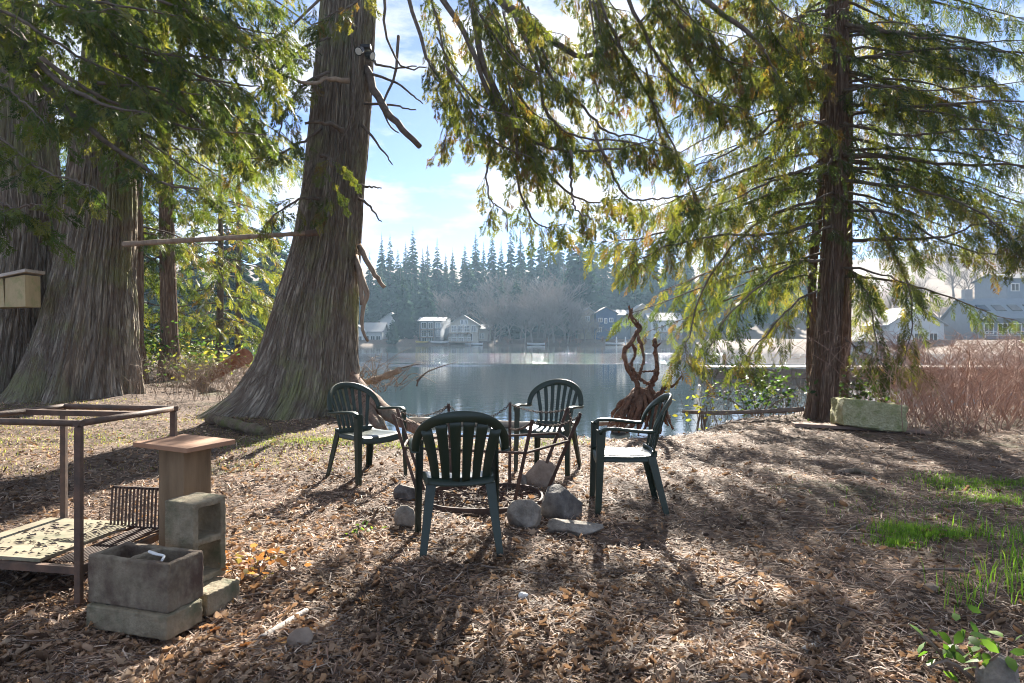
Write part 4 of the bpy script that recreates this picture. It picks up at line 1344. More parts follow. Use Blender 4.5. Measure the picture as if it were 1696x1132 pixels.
# ================================================================== fire ring, iron frame, stones
fr = empty('fire_ring', (-.22, 5.3, 0), label='low rusty iron ring lying between the chairs', cat='fire ring')
m_ = MB()
vs, fs = [], []
for k in range(48):
    a = 2 * math.pi * k / 48
    for (r, z) in ((.475, -.02), (.470, .05), (.455, .05), (.455, -.02)):
        vs.append((-.22 + math.cos(a) * r, 5.3 + math.sin(a) * r, z + .008 * math.sin(3 * a)))
for k in range(48):
    k2 = (k + 1) % 48
    for j in range(4):
        j2 = (j + 1) % 4
        fs.append((k * 4 + j, k2 * 4 + j, k2 * 4 + j2, k * 4 + j2))
m_.add(vs, fs)
m_.build('band', M['rust'], fr, smooth=False)
m_ = MB()
for k in range(90):
    rg = random.Random(k)
    a, r = rg.uniform(0, 6.28), .42 * math.sqrt(rg.random())
    p = Vector((-.22 + math.cos(a) * r, 5.3 + math.sin(a) * r, .02)); d = Vector((rg.uniform(-1, 1), rg.uniform(-1, 1), rg.uniform(-.1, .3))).normalized() * rg.uniform(.04, .12)
    m_.tube([p - d, p + d * .2 + Vector((0, 0, .006)), p + d], [.006, .007, .004], 4)
tag(m_.build('charred_twigs', M['rust'], fr), kind='stuff')

ir = empty('iron_frame', (-.2, 5.4, 0), label='rusty frame of leaning iron stakes hung with chains over the fire ring', cat='iron frame')
ST = {1: ((-.72, 5.25, 0), (-.967, 5.40, .680)), 2: ((-.73, 5.58, 0), (-1.005, 5.80, .685)), 3: ((-.02, 5.80, 0), (-.016, 5.90, .726)), 4: ((.012, 5.10, 0), (.155, 5.00, .682)),
      5: ((.222, 5.79, 0), (.50, 5.90, .682)), 6: ((.287, 5.54, 0), (.56, 5.40, .688)), 7: ((-.52, 5.74, 0), (-.572, 6.0, .705))}
def on(k, z):
    a, b_ = Vector(ST[k][0]), Vector(ST[k][1])
    return a.lerp(b_, z / b_.z)
for k, (a, b_) in ST.items():
    m_ = MB()
    a, b_ = Vector(a), Vector(b_)
    a = a - (b_ - a) * .05
    d = (b_ - a).normalized()
    sx = d.cross(Vector((0, 1, 0))).normalized()
    m_.bar(a, b_, .024, .005, up=(0, 1, 0))
    m_.bar(a + sx * .012 + Vector((0, .0135, 0)), b_ + sx * .012 + Vector((0, .0135, 0)), .005, .022, up=(0, 1, 0))
    m_.build('stake', M['rust'], ir)
for (a, b_, z0_, z1_) in ((1, 4, .42, .43), (4, 6, .43, .46), (6, 5, .46, .46), (5, 3, .46, .44), (3, 7, .44, .43), (7, 2, .43, .42), (2, 1, .42, .42)):
    m_ = MB(); m_.tube([on(a, z0_) + Vector((0, -.016, 0)), on(b_, z1_) + Vector((0, -.016, 0))], .011, 8); m_.build('crossbar', M['rust'], ir)
def chain(a, b_, sag, name='chain'):
    a, b_ = Vector(a), Vector(b_)
    L_ = (b_ - a).length + 2.2 * sag * sag / max(.1, (b_ - a).length)
    n = int(L_ / .021)
    m_ = MB()
    for i in range(n):
        t = (i + .5) / n
        p = a.lerp(b_, t) + Vector((0, 0, -4 * sag * t * (1 - t)))
        tn = ((b_ - a) + Vector((0, 0, -4 * sag * (1 - 2 * t)))).normalized()
        u = tn.cross(Vector((0, 0, 1))).normalized()
        v = tn.cross(u)
        if i % 2: u, v = v, u
        pts = [p + tn * (.016 * math.cos(q)) + u * (.009 * math.sin(q)) for q in np.linspace(0, 2 * math.pi, 9)]
        m_.tube(pts, .0030, 4, False)
    m_.build(name, M['rust'], ir, smooth=True)
tp = {k: Vector(ST[k][1]) - Vector((0, 0, .012)) for k in ST}
chain(tp[2], tp[7], .075); chain(tp[1], tp[7], .10); chain(tp[7], tp[3], .13); chain(tp[3], tp[5], .05); chain(tp[4], tp[6], .055); chain(on(3, .50), tp[4], .03); chain(tp[5], tp[6], .12)

def rock(label, px, base, wpx, hpx, mat, seed, dy=.8, peak=None, rz=0.0, Y=None, name='rock', sub=4):
    Y = Y or CAMZ * FPX / (base - HY)
    X = (px - CX) / FPX * Y
    w_, h_ = wpx / FPX * Y, hpx / FPX * Y
    import bmesh
    bm = bmesh.new()
    bmesh.ops.create_icosphere(bm, subdivisions=sub, radius=1)
    off = Vector((seed * 3.7, seed * 1.3, seed * 5.1))
    # cut by random planes for a faceted stone, then roughen
    rg = random.Random(seed)
    planes = [(Vector((rg.gauss(0, 1), rg.gauss(0, 1), rg.gauss(.3, .8))).normalized(), rg.uniform(.58, .85)) for _ in range(14)]
    for v in bm.verts:
        p = v.co.copy()
        for n_, d_ in planes:
            e = p.dot(n_) - d_
            if e > 0: p -= n_ * e * .97
        p *= 1 + .08 * noise.noise(p * 1.6 + off) + .045 * noise.noise(p * 5 + off) + .02 * noise.noise(p * 14 + off)
        if peak is not None:
            k = max(0, p.z)
            p.x = p.x * (1 - .62 * k) + peak * k
        v.co = p
    me = bpy.data.meshes.new(name)
    zs = [v.co.z for v in bm.verts]; xs = [v.co.x for v in bm.verts]; ys = [v.co.y for v in bm.verts]
    sx, sy, sz = w_ / (max(xs) - min(xs)), w_ * dy / (max(ys) - min(ys)), h_ * 1.25 / (max(zs) - min(zs))
    z0_ = min(zs)
    for v in bm.verts:
        v.co = Vector((v.co.x * sx, v.co.y * sy, (v.co.z - z0_) * sz - h_ * .25))
    bm.to_mesh(me); bm.free()
    me.polygons.foreach_set('use_smooth', [True] * len(me.polygons))
    me.materials.append(M[mat])
    o = bpy.data.objects.new(name, me); col.objects.link(o)
    o.location = (X, Y + w_ * dy * .4, gz(X, Y)); o.rotation_euler = (0, 0, rz)
    return tag(o, label, 'rock')
rock('rounded grey rock between the pointed rock and the turned chair', 870, 876, 60, 46, 'rock', 3, .8)
rock('dark rock with a pointed top leaning beside the fire ring', 932, 863, 72, 54, 'rock_dark', 5, .75, -.18)
rock('long flat grey stone lying in front of the pointed rock', 950, 890, 98, 24, 'rock', 8, .5)
rock('brown upright boulder against the iron stakes', 899, 808, 52, 44, 'rock_brown', 11, .8)
rock('small grey stone just behind the fire ring', 868, 805, 24, 19, 'rock', 14)
rock('angular pale stone left of the turned chair', 669, 876, 40, 36, 'rock', 17, .8)
rock('flat dark slab tipped against the left of the fire ring', 672, 832, 44, 26, 'rock_dark', 20, .7)
rock('rusty brown rounded stone inside the fire ring at its back', 812, 806, 28, 52, 'rock_brown', 23, .8, Y=5.72)
rock('grey rock in the ivy at the bottom right corner', 1678, 1160, 70, 66, 'rock', 26, .9, Y=2.42)
rock('small tan stone among orange leaves', 492, 1086, 44, 32, 'rock_brown', 29, .8)
rock('tiny white pebble on the leaf litter', 867, 1006, 18, 12, 'lens', 31, .8)
rock('pale rounded stone standing in the shallows by the twisted root', 1030, 664, 34, 22, 'driftwood', 33, .8, Y=12.2).location.z = WATER_Z
rock('brown lump of bark on the bare ground near the grass', 1548, 990, 30, 14, 'rock_brown', 35, .7)

# ================================================================== cement blocks, post, rusty frame
def cement_block(label, corner, ang, size, mat='concrete', holes=True, standing=False, z=0.0):
    """corner: front right bottom corner on the plan; ang: direction of the long side"""
    Lx, Ly, Lz = size
    t = .032
    xs = [0, t, Lx / 2 - t / 2, Lx / 2 + t / 2, Lx - t, Lx]
    ys = [0, t, Ly - t, Ly]
    solid = lambda i, j: 0 <= i < 5 and 0 <= j < 3 and not (holes and j == 1 and i in (1, 3))
    vid, V, F = {}, [], []
    def vv(i, j, k):
        key = (i, j, k)
        if key not in vid:
            vid[key] = len(V); V.append((-xs[i], ys[j], k * Lz))
        return vid[key]
    for i in range(5):
        for j in range(3):
            if not solid(i, j): continue
            F.append((vv(i, j, 1), vv(i, j + 1, 1), vv(i + 1, j + 1, 1), vv(i + 1, j, 1)))
            F.append((vv(i, j, 0), vv(i + 1, j, 0), vv(i + 1, j + 1, 0), vv(i, j + 1, 0)))
            if not solid(i - 1, j): F.append((vv(i, j, 0), vv(i, j + 1, 0), vv(i, j + 1, 1), vv(i, j, 1)))
            if not solid(i + 1, j): F.append((vv(i + 1, j, 1), vv(i + 1, j + 1, 1), vv(i + 1, j + 1, 0), vv(i + 1, j, 0)))
            if not solid(i, j - 1): F.append((vv(i, j, 1), vv(i + 1, j, 1), vv(i + 1, j, 0), vv(i, j, 0)))
            if not solid(i, j + 1): F.append((vv(i, j + 1, 0), vv(i + 1, j + 1, 0), vv(i + 1, j + 1, 1), vv(i, j + 1, 1)))
    m_ = MB()
    if standing:       # stood on end: long side up, holes looking sideways
        V = [(-p[1], p[2], -p[0]) for p in V]
        V = [(-q[1], -q[0], q[2]) for q in V]
    m_.add(V, F)
    o = m_.build('cement_block', M[mat], bevel=.007)
    ss = o.modifiers.new('fine', 'SUBSURF'); ss.subdivision_type = 'SIMPLE'; ss.levels = 3; ss.render_levels = 3
    for sz, st in ((.05, .010), (.014, .005)):
        tx = bpy.data.textures.new('pits', 'CLOUDS'); tx.noise_scale = sz
        dm = o.modifiers.new('worn', 'DISPLACE'); dm.texture = tx; dm.strength = st; dm.texture_coords = 'LOCAL'
    o.location = (corner[0], corner[1], z)
    o.rotation_euler = (0, 0, ang)
    return tag(o, label, 'cement block')
g0 = 0.0
cement_block('low half-height cement block at the bottom front of the stack', (-1.49, 2.87, 0), R(-17), (.46, .21, .105), 'concrete', False, z=g0 - .012)
cement_block('low half-height cement block under the upright block', (-1.43, 3.12, 0), R(-20), (.43, .21, .105), 'concrete', False, z=g0 - .012)
cement_block('hollow cement block lying with its two holes facing up', (-1.50, 2.90, 0), R(-17), (.46, .21, .215), 'stain', True, z=g0 + .094)
cement_block('hollow cement block standing on end with holes facing sideways', (-1.545, 3.22, 0), R(-24), (.40, .20, .20), 'concrete', True, True, z=g0 + .094)
m_ = MB()
m_.tube(spline([(-1.62, 3.03, .315), (-1.64, 3.00, .335), (-1.60, 2.98, .33), (-1.565, 2.985, .32), (-1.555, 2.95, .312)], 14), .006, 6)
tag(m_.build('rope_end', M['trim'], smooth=True), 'short white rope end on the hollow block', 'rope')

po = empty('post_table', (-1.84, 3.74, 0), R(-22), 'thick wooden post topped with a square reddish board', 'stand')
m_ = MB(); m_.box((0, 0, .33), (.19, .19, .72)); m_.build('post', M['post'], po, world=False, bevel=.005)
m_ = MB(); m_.box((.0, 0, .708), (.40, .34, .026), Matrix.Rotation(R(1.5), 3, 'Y')); m_.build('top_board', M['capwood'], po, world=False, bevel=.003)

fa = R(10)
fu, fv = Vector((math.sin(fa), math.cos(fa), 0)), Vector((-math.cos(fa), math.sin(fa), 0))
P1 = Vector((-2.10, 3.22, 0)); P2 = P1 + fu * .68; P3 = P2 + fv * .74; P4 = P1 + fv * .74
ft = empty('metal_frame', (P1 + P3) / 2, label='rusty pipe frame with a plywood shelf beside the cement blocks', cat='frame')
HT = .885
def up(p, z): return Vector((p.x, p.y, z))
for p in (P1, P2, P3, P4):
    m_ = MB(); m_.bar(up(p, -.05), up(p, HT - .016), .031, .031); m_.build('leg', M['pipe'], ft, bevel=.004)
for a, b_ in ((P1, P2), (P2, P3), (P3, P4), (P4, P1)):
    d = (b_ - a).normalized() * .02
    m_ = MB(); m_.tube([up(a, HT) - d, up(b_, HT) + d], .0165, 10); m_.build('rail', M['pipe'], ft, smooth=True)
m_ = MB(); a, b_ = P1.lerp(P2, .62), P4.lerp(P3, .62); m_.bar(up(a, HT - .005), up(b_, HT - .005), .03, .03); m_.build('rail', M['pipe'], ft)
for a, b_ in ((P1, P2), (P2, P3), (P3, P4), (P4, P1)):
    m_ = MB(); m_.bar(up(a, .175), up(b_, .175), .03, .035); m_.build('lower_rail', M['pipe'], ft)
m_ = MB()
Mx = Matrix((-fv, fu, Vector((0, 0, 1)))).transposed()
m_.box((P1 + P3) / 2 + fv * .16 + Vector((0, 0, .204)), (.60, .66, .018), Mx); m_.build('shelf', M['ply'], ft, bevel=.002)
m_ = MB()
for k in range(9):
    a = P1.lerp(P4, .02 + .20 * k / 8); m_.tube([up(a, .203) + fu * .02, up(a, .203) + fu * .66], .005, 6)
m_.build('grate_bars', M['rust'], ft)
rg = random.Random(5)
m_ = MB()
for k in range(150):                                         # needles and leaf scraps blown onto the shelf
    c = P4.lerp(P1, rg.uniform(.02, .75)) + fu * rg.uniform(.05, .62) + Vector((0, 0, .2165))
    a = rg.uniform(0, 6.28); L_ = rg.uniform(.008, .03); d = Vector((math.cos(a), math.sin(a), 0)) * L_; q_ = Vector((-d.y, d.x, 0)) * rg.uniform(.05, .3)
    m_.add([c - d, c + q_ + Vector((0, 0, .008)), c + d, c - q_], [(0, 1, 2), (0, 2, 3)])
tag(m_.build('needle_scraps', M['twigm'], ft), kind='stuff')
gr = empty('upright_grate', up(P2.lerp(P3, .2), .2), label='upright slatted iron grate leaning at the back of the shelf', cat='grate')
ga, gb = P2.lerp(P3, -.06) - fu * .09, P2.lerp(P3, .46) - fu * .09
lean = fu * .05
for k in range(17):
    t = k / 16
    a = ga.lerp(gb, t)
    m_ = MB(); m_.bar(up(a, .200), up(a, .425) + lean + fv * .03, .011, .006, up=tuple(fu)); m_.build('slat', M['rust'], gr)
for z in (.206, .42):
    m_ = MB(); l_ = lean * ((z - .2) / .225) + fv * .03 * ((z - .2) / .225) + fu * .008; m_.bar(up(ga, z) + l_, up(gb, z) + l_, .012, .014); m_.build('crossbar', M['rust'], gr)

# ---- bird box on the twin cedar
bb = empty('bird_box', at(14, 508, 10.6), label='pale wooden bird box with slanted lid on the left cedar stem', cat='bird box')
def hexa(c8):
    m_ = MB(); m_.add(c8, [(0, 3, 2, 1), (4, 5, 6, 7), (0, 1, 5, 4), (1, 2, 6, 5), (2, 3, 7, 6), (3, 0, 4, 7)]); return m_
Yb = 10.7
def bp_(x, y, d=0): p = at(x, y, Yb); return Vector((p.x, p.y + d, p.z))
for (xa, xb) in ((-22, 8), (8.6, 45)):
    f = lambda x: (466 - (x + 22) * .16, 510 - (x + 22) * .03)
    m_ = hexa([bp_(xa, f(xa)[1]), bp_(xb - (3 if xb > 40 else 0), f(xb)[1]), bp_(xb - (3 if xb > 40 else 0), f(xb)[1], .35), bp_(xa, f(xa)[1], .35), bp_(xa, f(xa)[0]), bp_(xb - 4, f(xb)[0]), bp_(xb - 4, f(xb)[0], .35), bp_(xa, f(xa)[0], .35)])
    m_.build('board', M['boxwood'], bb)
m_ = hexa([bp_(-26, 466, -.06), bp_(46, 451, -.06), bp_(46, 451, .4), bp_(-26, 466, .4), bp_(-26, 461, -.06), bp_(46, 446, -.06), bp_(46, 446, .4), bp_(-26, 461, .4)])
m_.build('lid', M['driftwood'], bb)

# ---- flood lights on the big cedar
fl = empty('flood_light', at(596, 80, 10.72), label='pair of small black flood lights high on the huge cedar', cat='lamp')
m_ = MB(); m_.box(at(606, 78, 10.75), (.16, .10, .05)); m_.build('bracket', M['black'], fl)
for (c, d) in ((at(596, 84, 10.55), Vector((-.25, -.7, -.55))), (at(613, 92, 10.65), Vector((.75, -.3, -.35)))):
    d.normalize()
    m_ = MB(); m_.tube([c - d * .10, c - d * .07, c - d * .02, c + d * .05], [.025, .045, .055, .072], 14); h_ = m_.build('lamp_head', M['black'], fl, smooth=False)
    m_ = MB(); m_.tube([c + d * .048, c + d * .056], [.060, .050], 14); m_.build('lens', M['lens'], h_)

# ---- weathered pole between the two cedars
pl = empty('pole', at(215, 403, 11.3), label='weathered grey pole fixed across between the twin cedar and the huge cedar', cat='pole')
m_ = MB(); m_.tube(spline([at(205, 405, 11.5), at(300, 399, 11.0), at(420, 392, 10.6), at(520, 386, 10.45)], 20), [lerp(.046, .034, i / 19) * (1 + .12 * math.sin(i * 2.3)) for i in range(20)], 10); m_.build('shaft', M['deadwood'], pl, smooth=True)
m_ = MB(); m_.tube([at(508, 387, 10.46), at(530, 385, 10.40)], .054, 12); m_.build('sleeve', M['pipe'], pl, smooth=True)

# ================================================================== twisted driftwood root
YB = 9.3
def bz(x, y, d=0.0): return at(960 + x / 4.717, 480 + y / 4.717, YB + d)
br = empty('driftwood_root', at(1065, 690, YB), label='twisted brown driftwood root standing upside down at the water edge', cat='driftwood')
br.location.z = 0
def stem(pts, r0, r1, seed, n=26, nm='stem'):
    rg = random.Random(seed)
    q = spline([bz(*p) for p in pts], n)
    q = [p + Vector((rg.uniform(-1, 1), rg.uniform(-1, 1), rg.uniform(-1, 1))) * .008 for p in q]
    m_ = MB(); m_.tube(q, [lerp(r0, r1, i / (n - 1)) * rg.uniform(.75, 1.3) for i in range(n)], 8)
    for k in range(5):                                       # snapped spurs
        p = q[rg.randrange(3, n - 3)]; d = Vector((rg.uniform(-1, 1), rg.uniform(-1, 1), rg.uniform(-.4, 1))).normalized()
        m_.tube([p, p + d * r0 * 1.6, p + d * r0 * 2.3], [r0 * .4, r0 * .25, r0 * .08], 5)
    return m_.build(nm, M['root'], br, smooth=True)
stem([(470, 820), (450, 740), (400, 650, .05), (358, 560, .05), (350, 470), (395, 425, -.05), (440, 345), (462, 300, .05), (412, 250), (400, 190), (385, 130)], .050, .014, 1, 40)
stem([(410, 425, .02), (435, 490, .1), (405, 590, .05), (430, 690)], .022, .020, 2)
stem([(452, 340), (500, 515, -.08), (475, 640, -.06), (445, 710)], .022, .020, 3)
stem([(440, 345), (476, 300, .08), (430, 235), (408, 200), (410, 150)], .022, .012, 4)
stem([(530, 830), (560, 740), (592, 670, -.05), (606, 580), (592, 470), (585, 380)], .048, .026, 5)
stem([(480, 640, -.06), (530, 640, -.05), (592, 636, -.05)], .013, .012, 6, 10)
stem([(415, 610, .04), (470, 690), (530, 735, -.08)], .020, .026, 7, 14)
stem([(580, 850, -.1), (640, 800, -.15), (670, 755, -.2), (735, 750, -.25), (800, 670, -.3)], .042, .012, 8, 22)
stem([(360, 440), (352, 520, -.06), (375, 590, -.06), (400, 660)], .020, .018, 9)
# the knotted butt: strands flaring out to the ground
rg = random.Random(44)
for k in range(40):
    a = rg.uniform(0, 6.28)
    r_ = rg.uniform(.06, .46)
    c0 = bz(495, 815)
    c0 = c0 + Vector((math.cos(a) * .09, math.sin(a) * .09, rg.uniform(-.05, .06)))
    e = Vector((c0.x + math.cos(a) * r_ - .05, YB + math.sin(a) * r_ * .8, rg.uniform(-.03, .08)))
    mid = c0.lerp(e, .5) + Vector((math.cos(a + 1) * .09, math.sin(a + 1) * .09, rg.uniform(-.06, .12)))
    q = [p + Vector((rg.uniform(-1, 1), rg.uniform(-1, 1), rg.uniform(-1, 1))) * .012 for p in spline([c0 + Vector((0, 0, .02)), mid, e], 12)]
    m_ = MB(); m_.tube(q, [lerp(rg.uniform(.028, .055), .015, (i / 11)) * rg.uniform(.7, 1.3) for i in range(12)], 7); m_.build('root_strand', M['root'], br, smooth=True)

# ================================================================== mossy float block on a plank, logs
fb = empty('float_block', at(1430, 700, 9.5), label='pale green mossy rectangular foam block tipped by the young cedar', cat='block')
import bmesh
bm = bmesh.new()
bmesh.ops.create_cube(bm, size=1)
bmesh.ops.bevel(bm, geom=bm.edges[:], offset=.09, segments=3, affect='EDGES', profile=.6)
bmesh.ops.subdivide_edges(bm, edges=bm.edges[:], cuts=5, use_grid_fill=True)
for v in bm.verts:
    c = v.co
    p = Vector((c.x * .84, c.y * .52, c.z * .38))
    if c.z > .3:
        p.z -= .045 * math.exp(-((c.y + .12) / .05) ** 2) * (1 if abs(c.x) < .40 else .2)     # groove along the top
    p += Vector((noise.noise(p * 7), noise.noise(p * 7 + Vector((5, 0, 0))), noise.noise(p * 7 + Vector((0, 9, 0))))) * .03
    p += Vector((noise.noise(p * 22), noise.noise(p * 22 + Vector((5, 0, 0))), noise.noise(p * 22 + Vector((0, 9, 0))))) * .014
    v.co = p
me = bpy.data.meshes.new('block'); bm.to_mesh(me); bm.free()
me.polygons.foreach_set('use_smooth', [True] * len(me.polygons)); me.materials.append(M['moss'])
o = bpy.data.objects.new('block', me); col.objects.link(o); o.parent = fb
fb.location = (4.98, 9.3, .225); fb.rotation_euler = (R(-4), R(6), R(-9))
m_ = MB(); m_.box((0, 0, 0), (1.75, .22, .045)); pk = m_.build('plank', M['fascia'], bevel=.004)
pk.location = (4.85, 9.28, .045); pk.rotation_euler = (0, R(2.0), R(-10)); tag(pk, 'dark board lying under the mossy foam block', 'plank')

def log(label, pts, r0, r1, mat, n=24, seed=0, seg=12, name='log', rough=.12, cat='log'):
    rg = random.Random(seed)
    q = spline(pts, n)
    m_ = MB(); m_.tube(q, [lerp(r0, r1, i / (n - 1)) * rg.uniform(1 - rough, 1 + rough) for i in range(n)], seg)
    return tag(m_.build(name, M[mat], smooth=True), label, cat)
log('long bleached log floating in the shallows behind the chairs', [(-2.1, 13.6, WATER_Z + .05), (-.9, 13.3, WATER_Z + .06), (.1, 13.0, WATER_Z + .05), (1.0, 12.8, WATER_Z + .03)], .085, .06, 'driftwood', seed=1)
log('mossy sawn log lying against the roots of the huge cedar', [at(348, 694, 9.6), at(385, 702, 9.2), at(420, 712, 8.9), at(442, 717, 8.7)], .070, .075, 'mosslog', seed=2, rough=.22)
log('rotten red fallen trunk on the grassy bank', [at(318, 640, 15.5), at(350, 622, 15.0), at(385, 602, 14.6), at(408, 590, 14.4)], .10, .17, 'rotlog', seed=3, rough=.18)
log('broken brown log among the dead branches at the shore', [at(606, 634, 11.6), at(630, 627, 11.4), at(662, 613, 11.2)], .060, .048, 'deadwood', seed=4, rough=.25)
log('pale driftwood log along the bank right of the twisted root', [at(1130, 682, 10.4), at(1180, 684, 10.3), at(1260, 682, 10.5), at(1330, 678, 10.6)], .025, .04, 'twigm', seed=5)
log('thin pale log at the water edge behind the side-on chair', [at(985, 703, 9.5), at(1050, 699, 9.6), at(1110, 690, 9.7)], .03, .025, 'deadwood', seed=6)
log('short bleached branch stub on the litter by the orange leaves', [at(432, 1060, 2.86), at(470, 1036, 3.0), at(508, 1012, 3.15)], .020, .016, 'driftwood', seed=7, n=12)
log('pale forked stick on bare ground', [at(1332, 1078, 2.75), at(1352, 1066, 2.82), at(1362, 1040, 2.96)], .016, .009, 'driftwood', seed=8, n=10)
log('dark half-buried branch lying across the open ground', [at(1382, 785, 6.35), at(1415, 780, 6.45), at(1440, 786, 6.35)], .035, .02, 'bark', seed=9, n=12)

# dead branches at the shore
db = empty('fallen_branch', at(620, 630, 11.5), label='tangle of pale dead branches reaching over the water by the huge cedar', cat='branch')
rg = random.Random(12)
for k in range(60):
    x, y = rg.uniform(590, 665), rg.uniform(620, 655)
    Y0 = rg.uniform(11.0, 12.2)
    p0 = at(x, y, Y0)
    up_ = rg.uniform(-10, 50)
    p2 = at(x + rg.uniform(-60, 75), y - up_, Y0 + rg.uniform(-.4, .6))
    mid = p0.lerp(p2, .5) + Vector((rg.uniform(-.15, .15), 0, rg.uniform(.05, .25)))
    m_ = MB(); q = spline([p0, mid, p2], 12); m_.tube(q, rr(rg.uniform(.004, .010), .002, 12), 5); m_.build('twig', M['deadwood'], db, smooth=True)
for pts in ([(690, 632), (705, 618), (735, 606), (758, 600)], [(690, 640), (694, 630), (712, 612)], [(655, 612), (690, 604), (712, 603)]):
    m_ = MB(); q = spline([at(x, y, 12.0) for x, y in pts], 12); m_.tube(q, rr(.018, .006, 12), 5); m_.build('twig', M['limb'], db, smooth=True)
# ================================================================== thicket, shrubs, grass, litter
NP = np.random.default_rng(5)

def canes(name, label, cat, n, area, hgt, mat, seed, kind='stuff', r=.006, arch=.6):
    rg = random.Random(seed)
    m_ = MB()
    for _ in range(n):
        x, y = area(rg)
        g = gz(x, y)
        h = rg.uniform(*hgt)
        a = rg.uniform(0, 6.28)
        L_ = h * rg.uniform(.3, 1.1) * arch * 1.6
        dx, dy = math.cos(a) * L_, math.sin(a) * L_
        q = spline([(x, y, g - .03), (x + dx * .38, y + dy * .38, g + h * .6), (x + dx * .75, y + dy * .75, g + h), (x + dx, y + dy, g + h * rg.uniform(.55, .95))], 7)
        q = [p + Vector((rg.uniform(-1, 1), rg.uniform(-1, 1), rg.uniform(-1, 1))) * .035 for p in q]
        m_.tube(q, rr(r * rg.uniform(.6, 1.3), r * .35, 7), 3, False)
        for k in range(4):                                     # side shoots
            p = q[rg.randrange(2, 6)]; d = Vector((rg.uniform(-1, 1), rg.uniform(-1, 1), rg.uniform(-.5, .8))).normalized() * rg.uniform(.1, .45)
            m_.tube([p, p + d], [r * .5, r * .2], 3, False)
    return tag(m_.build(name, M[mat]), label, cat, kind=kind)
def area_th(rg):
    while True:
        x = rg.uniform(4.9, 13.5); y = rg.uniform(9.0, 13.4)
        px = CX + FPX * x / y
        if px > 1478 + max(0, (10.5 - y)) * 10 + rg.expovariate(1 / 25) - 35: return x, y + .25 * math.sin(x * 3)
canes('bramble_thicket', 'dense thicket of leafless reddish brown bramble canes beside the mossy block', 'thicket', 2000, area_th, (.45, 1.40), 'bramble', 3, r=.0055, arch=1.0)
def area_r(rg):
    y = rg.uniform(10.6, 12.6); return rg.uniform(3.2, 6.0), y
canes('dry_stems', 'sparse dry brown stems along the bank under the young cedar', 'stems', 150, area_r, (.3, .95), 'twigm', 4, r=.005)
def area_l(rg):
    y = rg.uniform(11.5, 15.5); return -4.2 - (y - 11) * .12 - rg.uniform(0, 2.6), y
canes('dry_grass', 'tan dry grass and stems on the bank behind the huge cedar', 'grass', 420, area_l, (.25, .75), 'deadwood', 6, r=.004)

def leaf_cloud(n, centre, rad, size, pal, seed, nrm_up=.6, hollow=0.0):
    rg = np.random.default_rng(seed)
    P = rg.normal(0, .5, (n, 3)) * np.array(rad) + np.array(centre)
    tv = np.array([(0, 0, 0), (.35, .24, .04), (.75, .20, 0), (1, 0, -.10), (.75, -.20, 0), (.35, -.24, .04)])
    tf = np.array([(0, 1, 5), (1, 2, 4), (1, 4, 5), (2, 3, 4)])
    D = rg.normal(0, 1, (n, 3)); D[:, 2] *= .5; D /= np.linalg.norm(D, axis=1)[:, None]
    Nn = rg.normal(0, .6, (n, 3)) + np.array((0, 0, nrm_up))
    Yv = np.cross(Nn, D); Yv /= np.linalg.norm(Yv, axis=1)[:, None] + 1e-9
    Zv = np.cross(D, Yv)
    S = rg.uniform(size[0], size[1], n)
    W = np.einsum('vk,nkc->nvc', tv, np.stack([D, Yv, Zv], 1)) * S[:, None, None] + P[:, None]
    F = (tf[None] + (np.arange(n) * 6)[:, None, None]).reshape(-1, 3)
    C_ = np.array(pal)[rg.integers(0, len(pal), n)] * rg.uniform(.7, 1.3, (n, 1))
    return W.reshape(-1, 3), F, np.repeat(C_, 6, 0), P

def shrub(label, X, Y, rad, h, n, size, pal, seed, nst=9):
    g = gz(X, Y)
    r = empty('shrub', (X, Y, g), label=label, cat='shrub')
    V, F, C_, P = leaf_cloud(n, (X, Y, g + h * .55), (rad, rad, h * .42), size, pal, seed)
    V[:, 2] = np.maximum(V[:, 2], g + .02)
    tag(np_obj('foliage', V, F, M['grassm'], r, C_), kind='stuff')
    m_ = MB()
    rg = random.Random(seed)
    for k in range(nst):
        p = Vector(P[rg.randrange(len(P))])
        m_.tube(spline([(X + rg.uniform(-.1, .1), Y + rg.uniform(-.1, .1), g - .05), ((X + p.x) / 2, (Y + p.y) / 2, g + h * .4), p], 6), rr(.012, .004, 6), 4)
    m_.build('stems', M['twigm'], r)
GL = [(.05, .10, .03), (.07, .12, .035), (.035, .07, .025), (.09, .13, .04)]
YE = [(.38, .34, .07), (.30, .30, .08), (.22, .26, .06)]
shrub('leafy dark green shrub left of the young cedar trunk', 4.15, 11.2, .75, .95, 520, (.05, .12), GL, 1)
shrub('bright green low shrub right of the young cedar trunk', 5.9, 11.2, .55, .8, 300, (.06, .12), GL + [(.14, .20, .04)], 2)
shrub('thin sapling with a few yellow leaves by the twisted root', 2.95, 10.2, .32, .75, 46, (.06, .11), YE, 3, 8)
shrub('yellow-green leafy saplings on the bank behind the slim trunks', -6.9, 14.6, 1.1, 1.0, 420, (.07, .13), YE + GL[:2], 4, 14)
shrub('dark shrub filling the gap behind the twin cedar', -8.6, 15.4, 1.2, 1.5, 700, (.07, .14), GL, 5, 10)
shrub('ivy and weeds round the grey corner rock', 1.78, 2.56, .17, .24, 46, (.04, .075), [(.09, .19, .03), (.13, .24, .04), (.07, .14, .03)], 6, 6)
shrub('reddish leafy weed beside the cement blocks', -1.37, 3.55, .22, .16, 130, (.03, .06), [(.34, .15, .08), (.28, .13, .07), (.20, .16, .06), (.40, .22, .12)], 7, 7)
shrub('tiny green weed beside the turned chair', -.98, 4.3, .10, .10, 26, (.025, .05), GL + [(.16, .22, .05)], 8, 3)

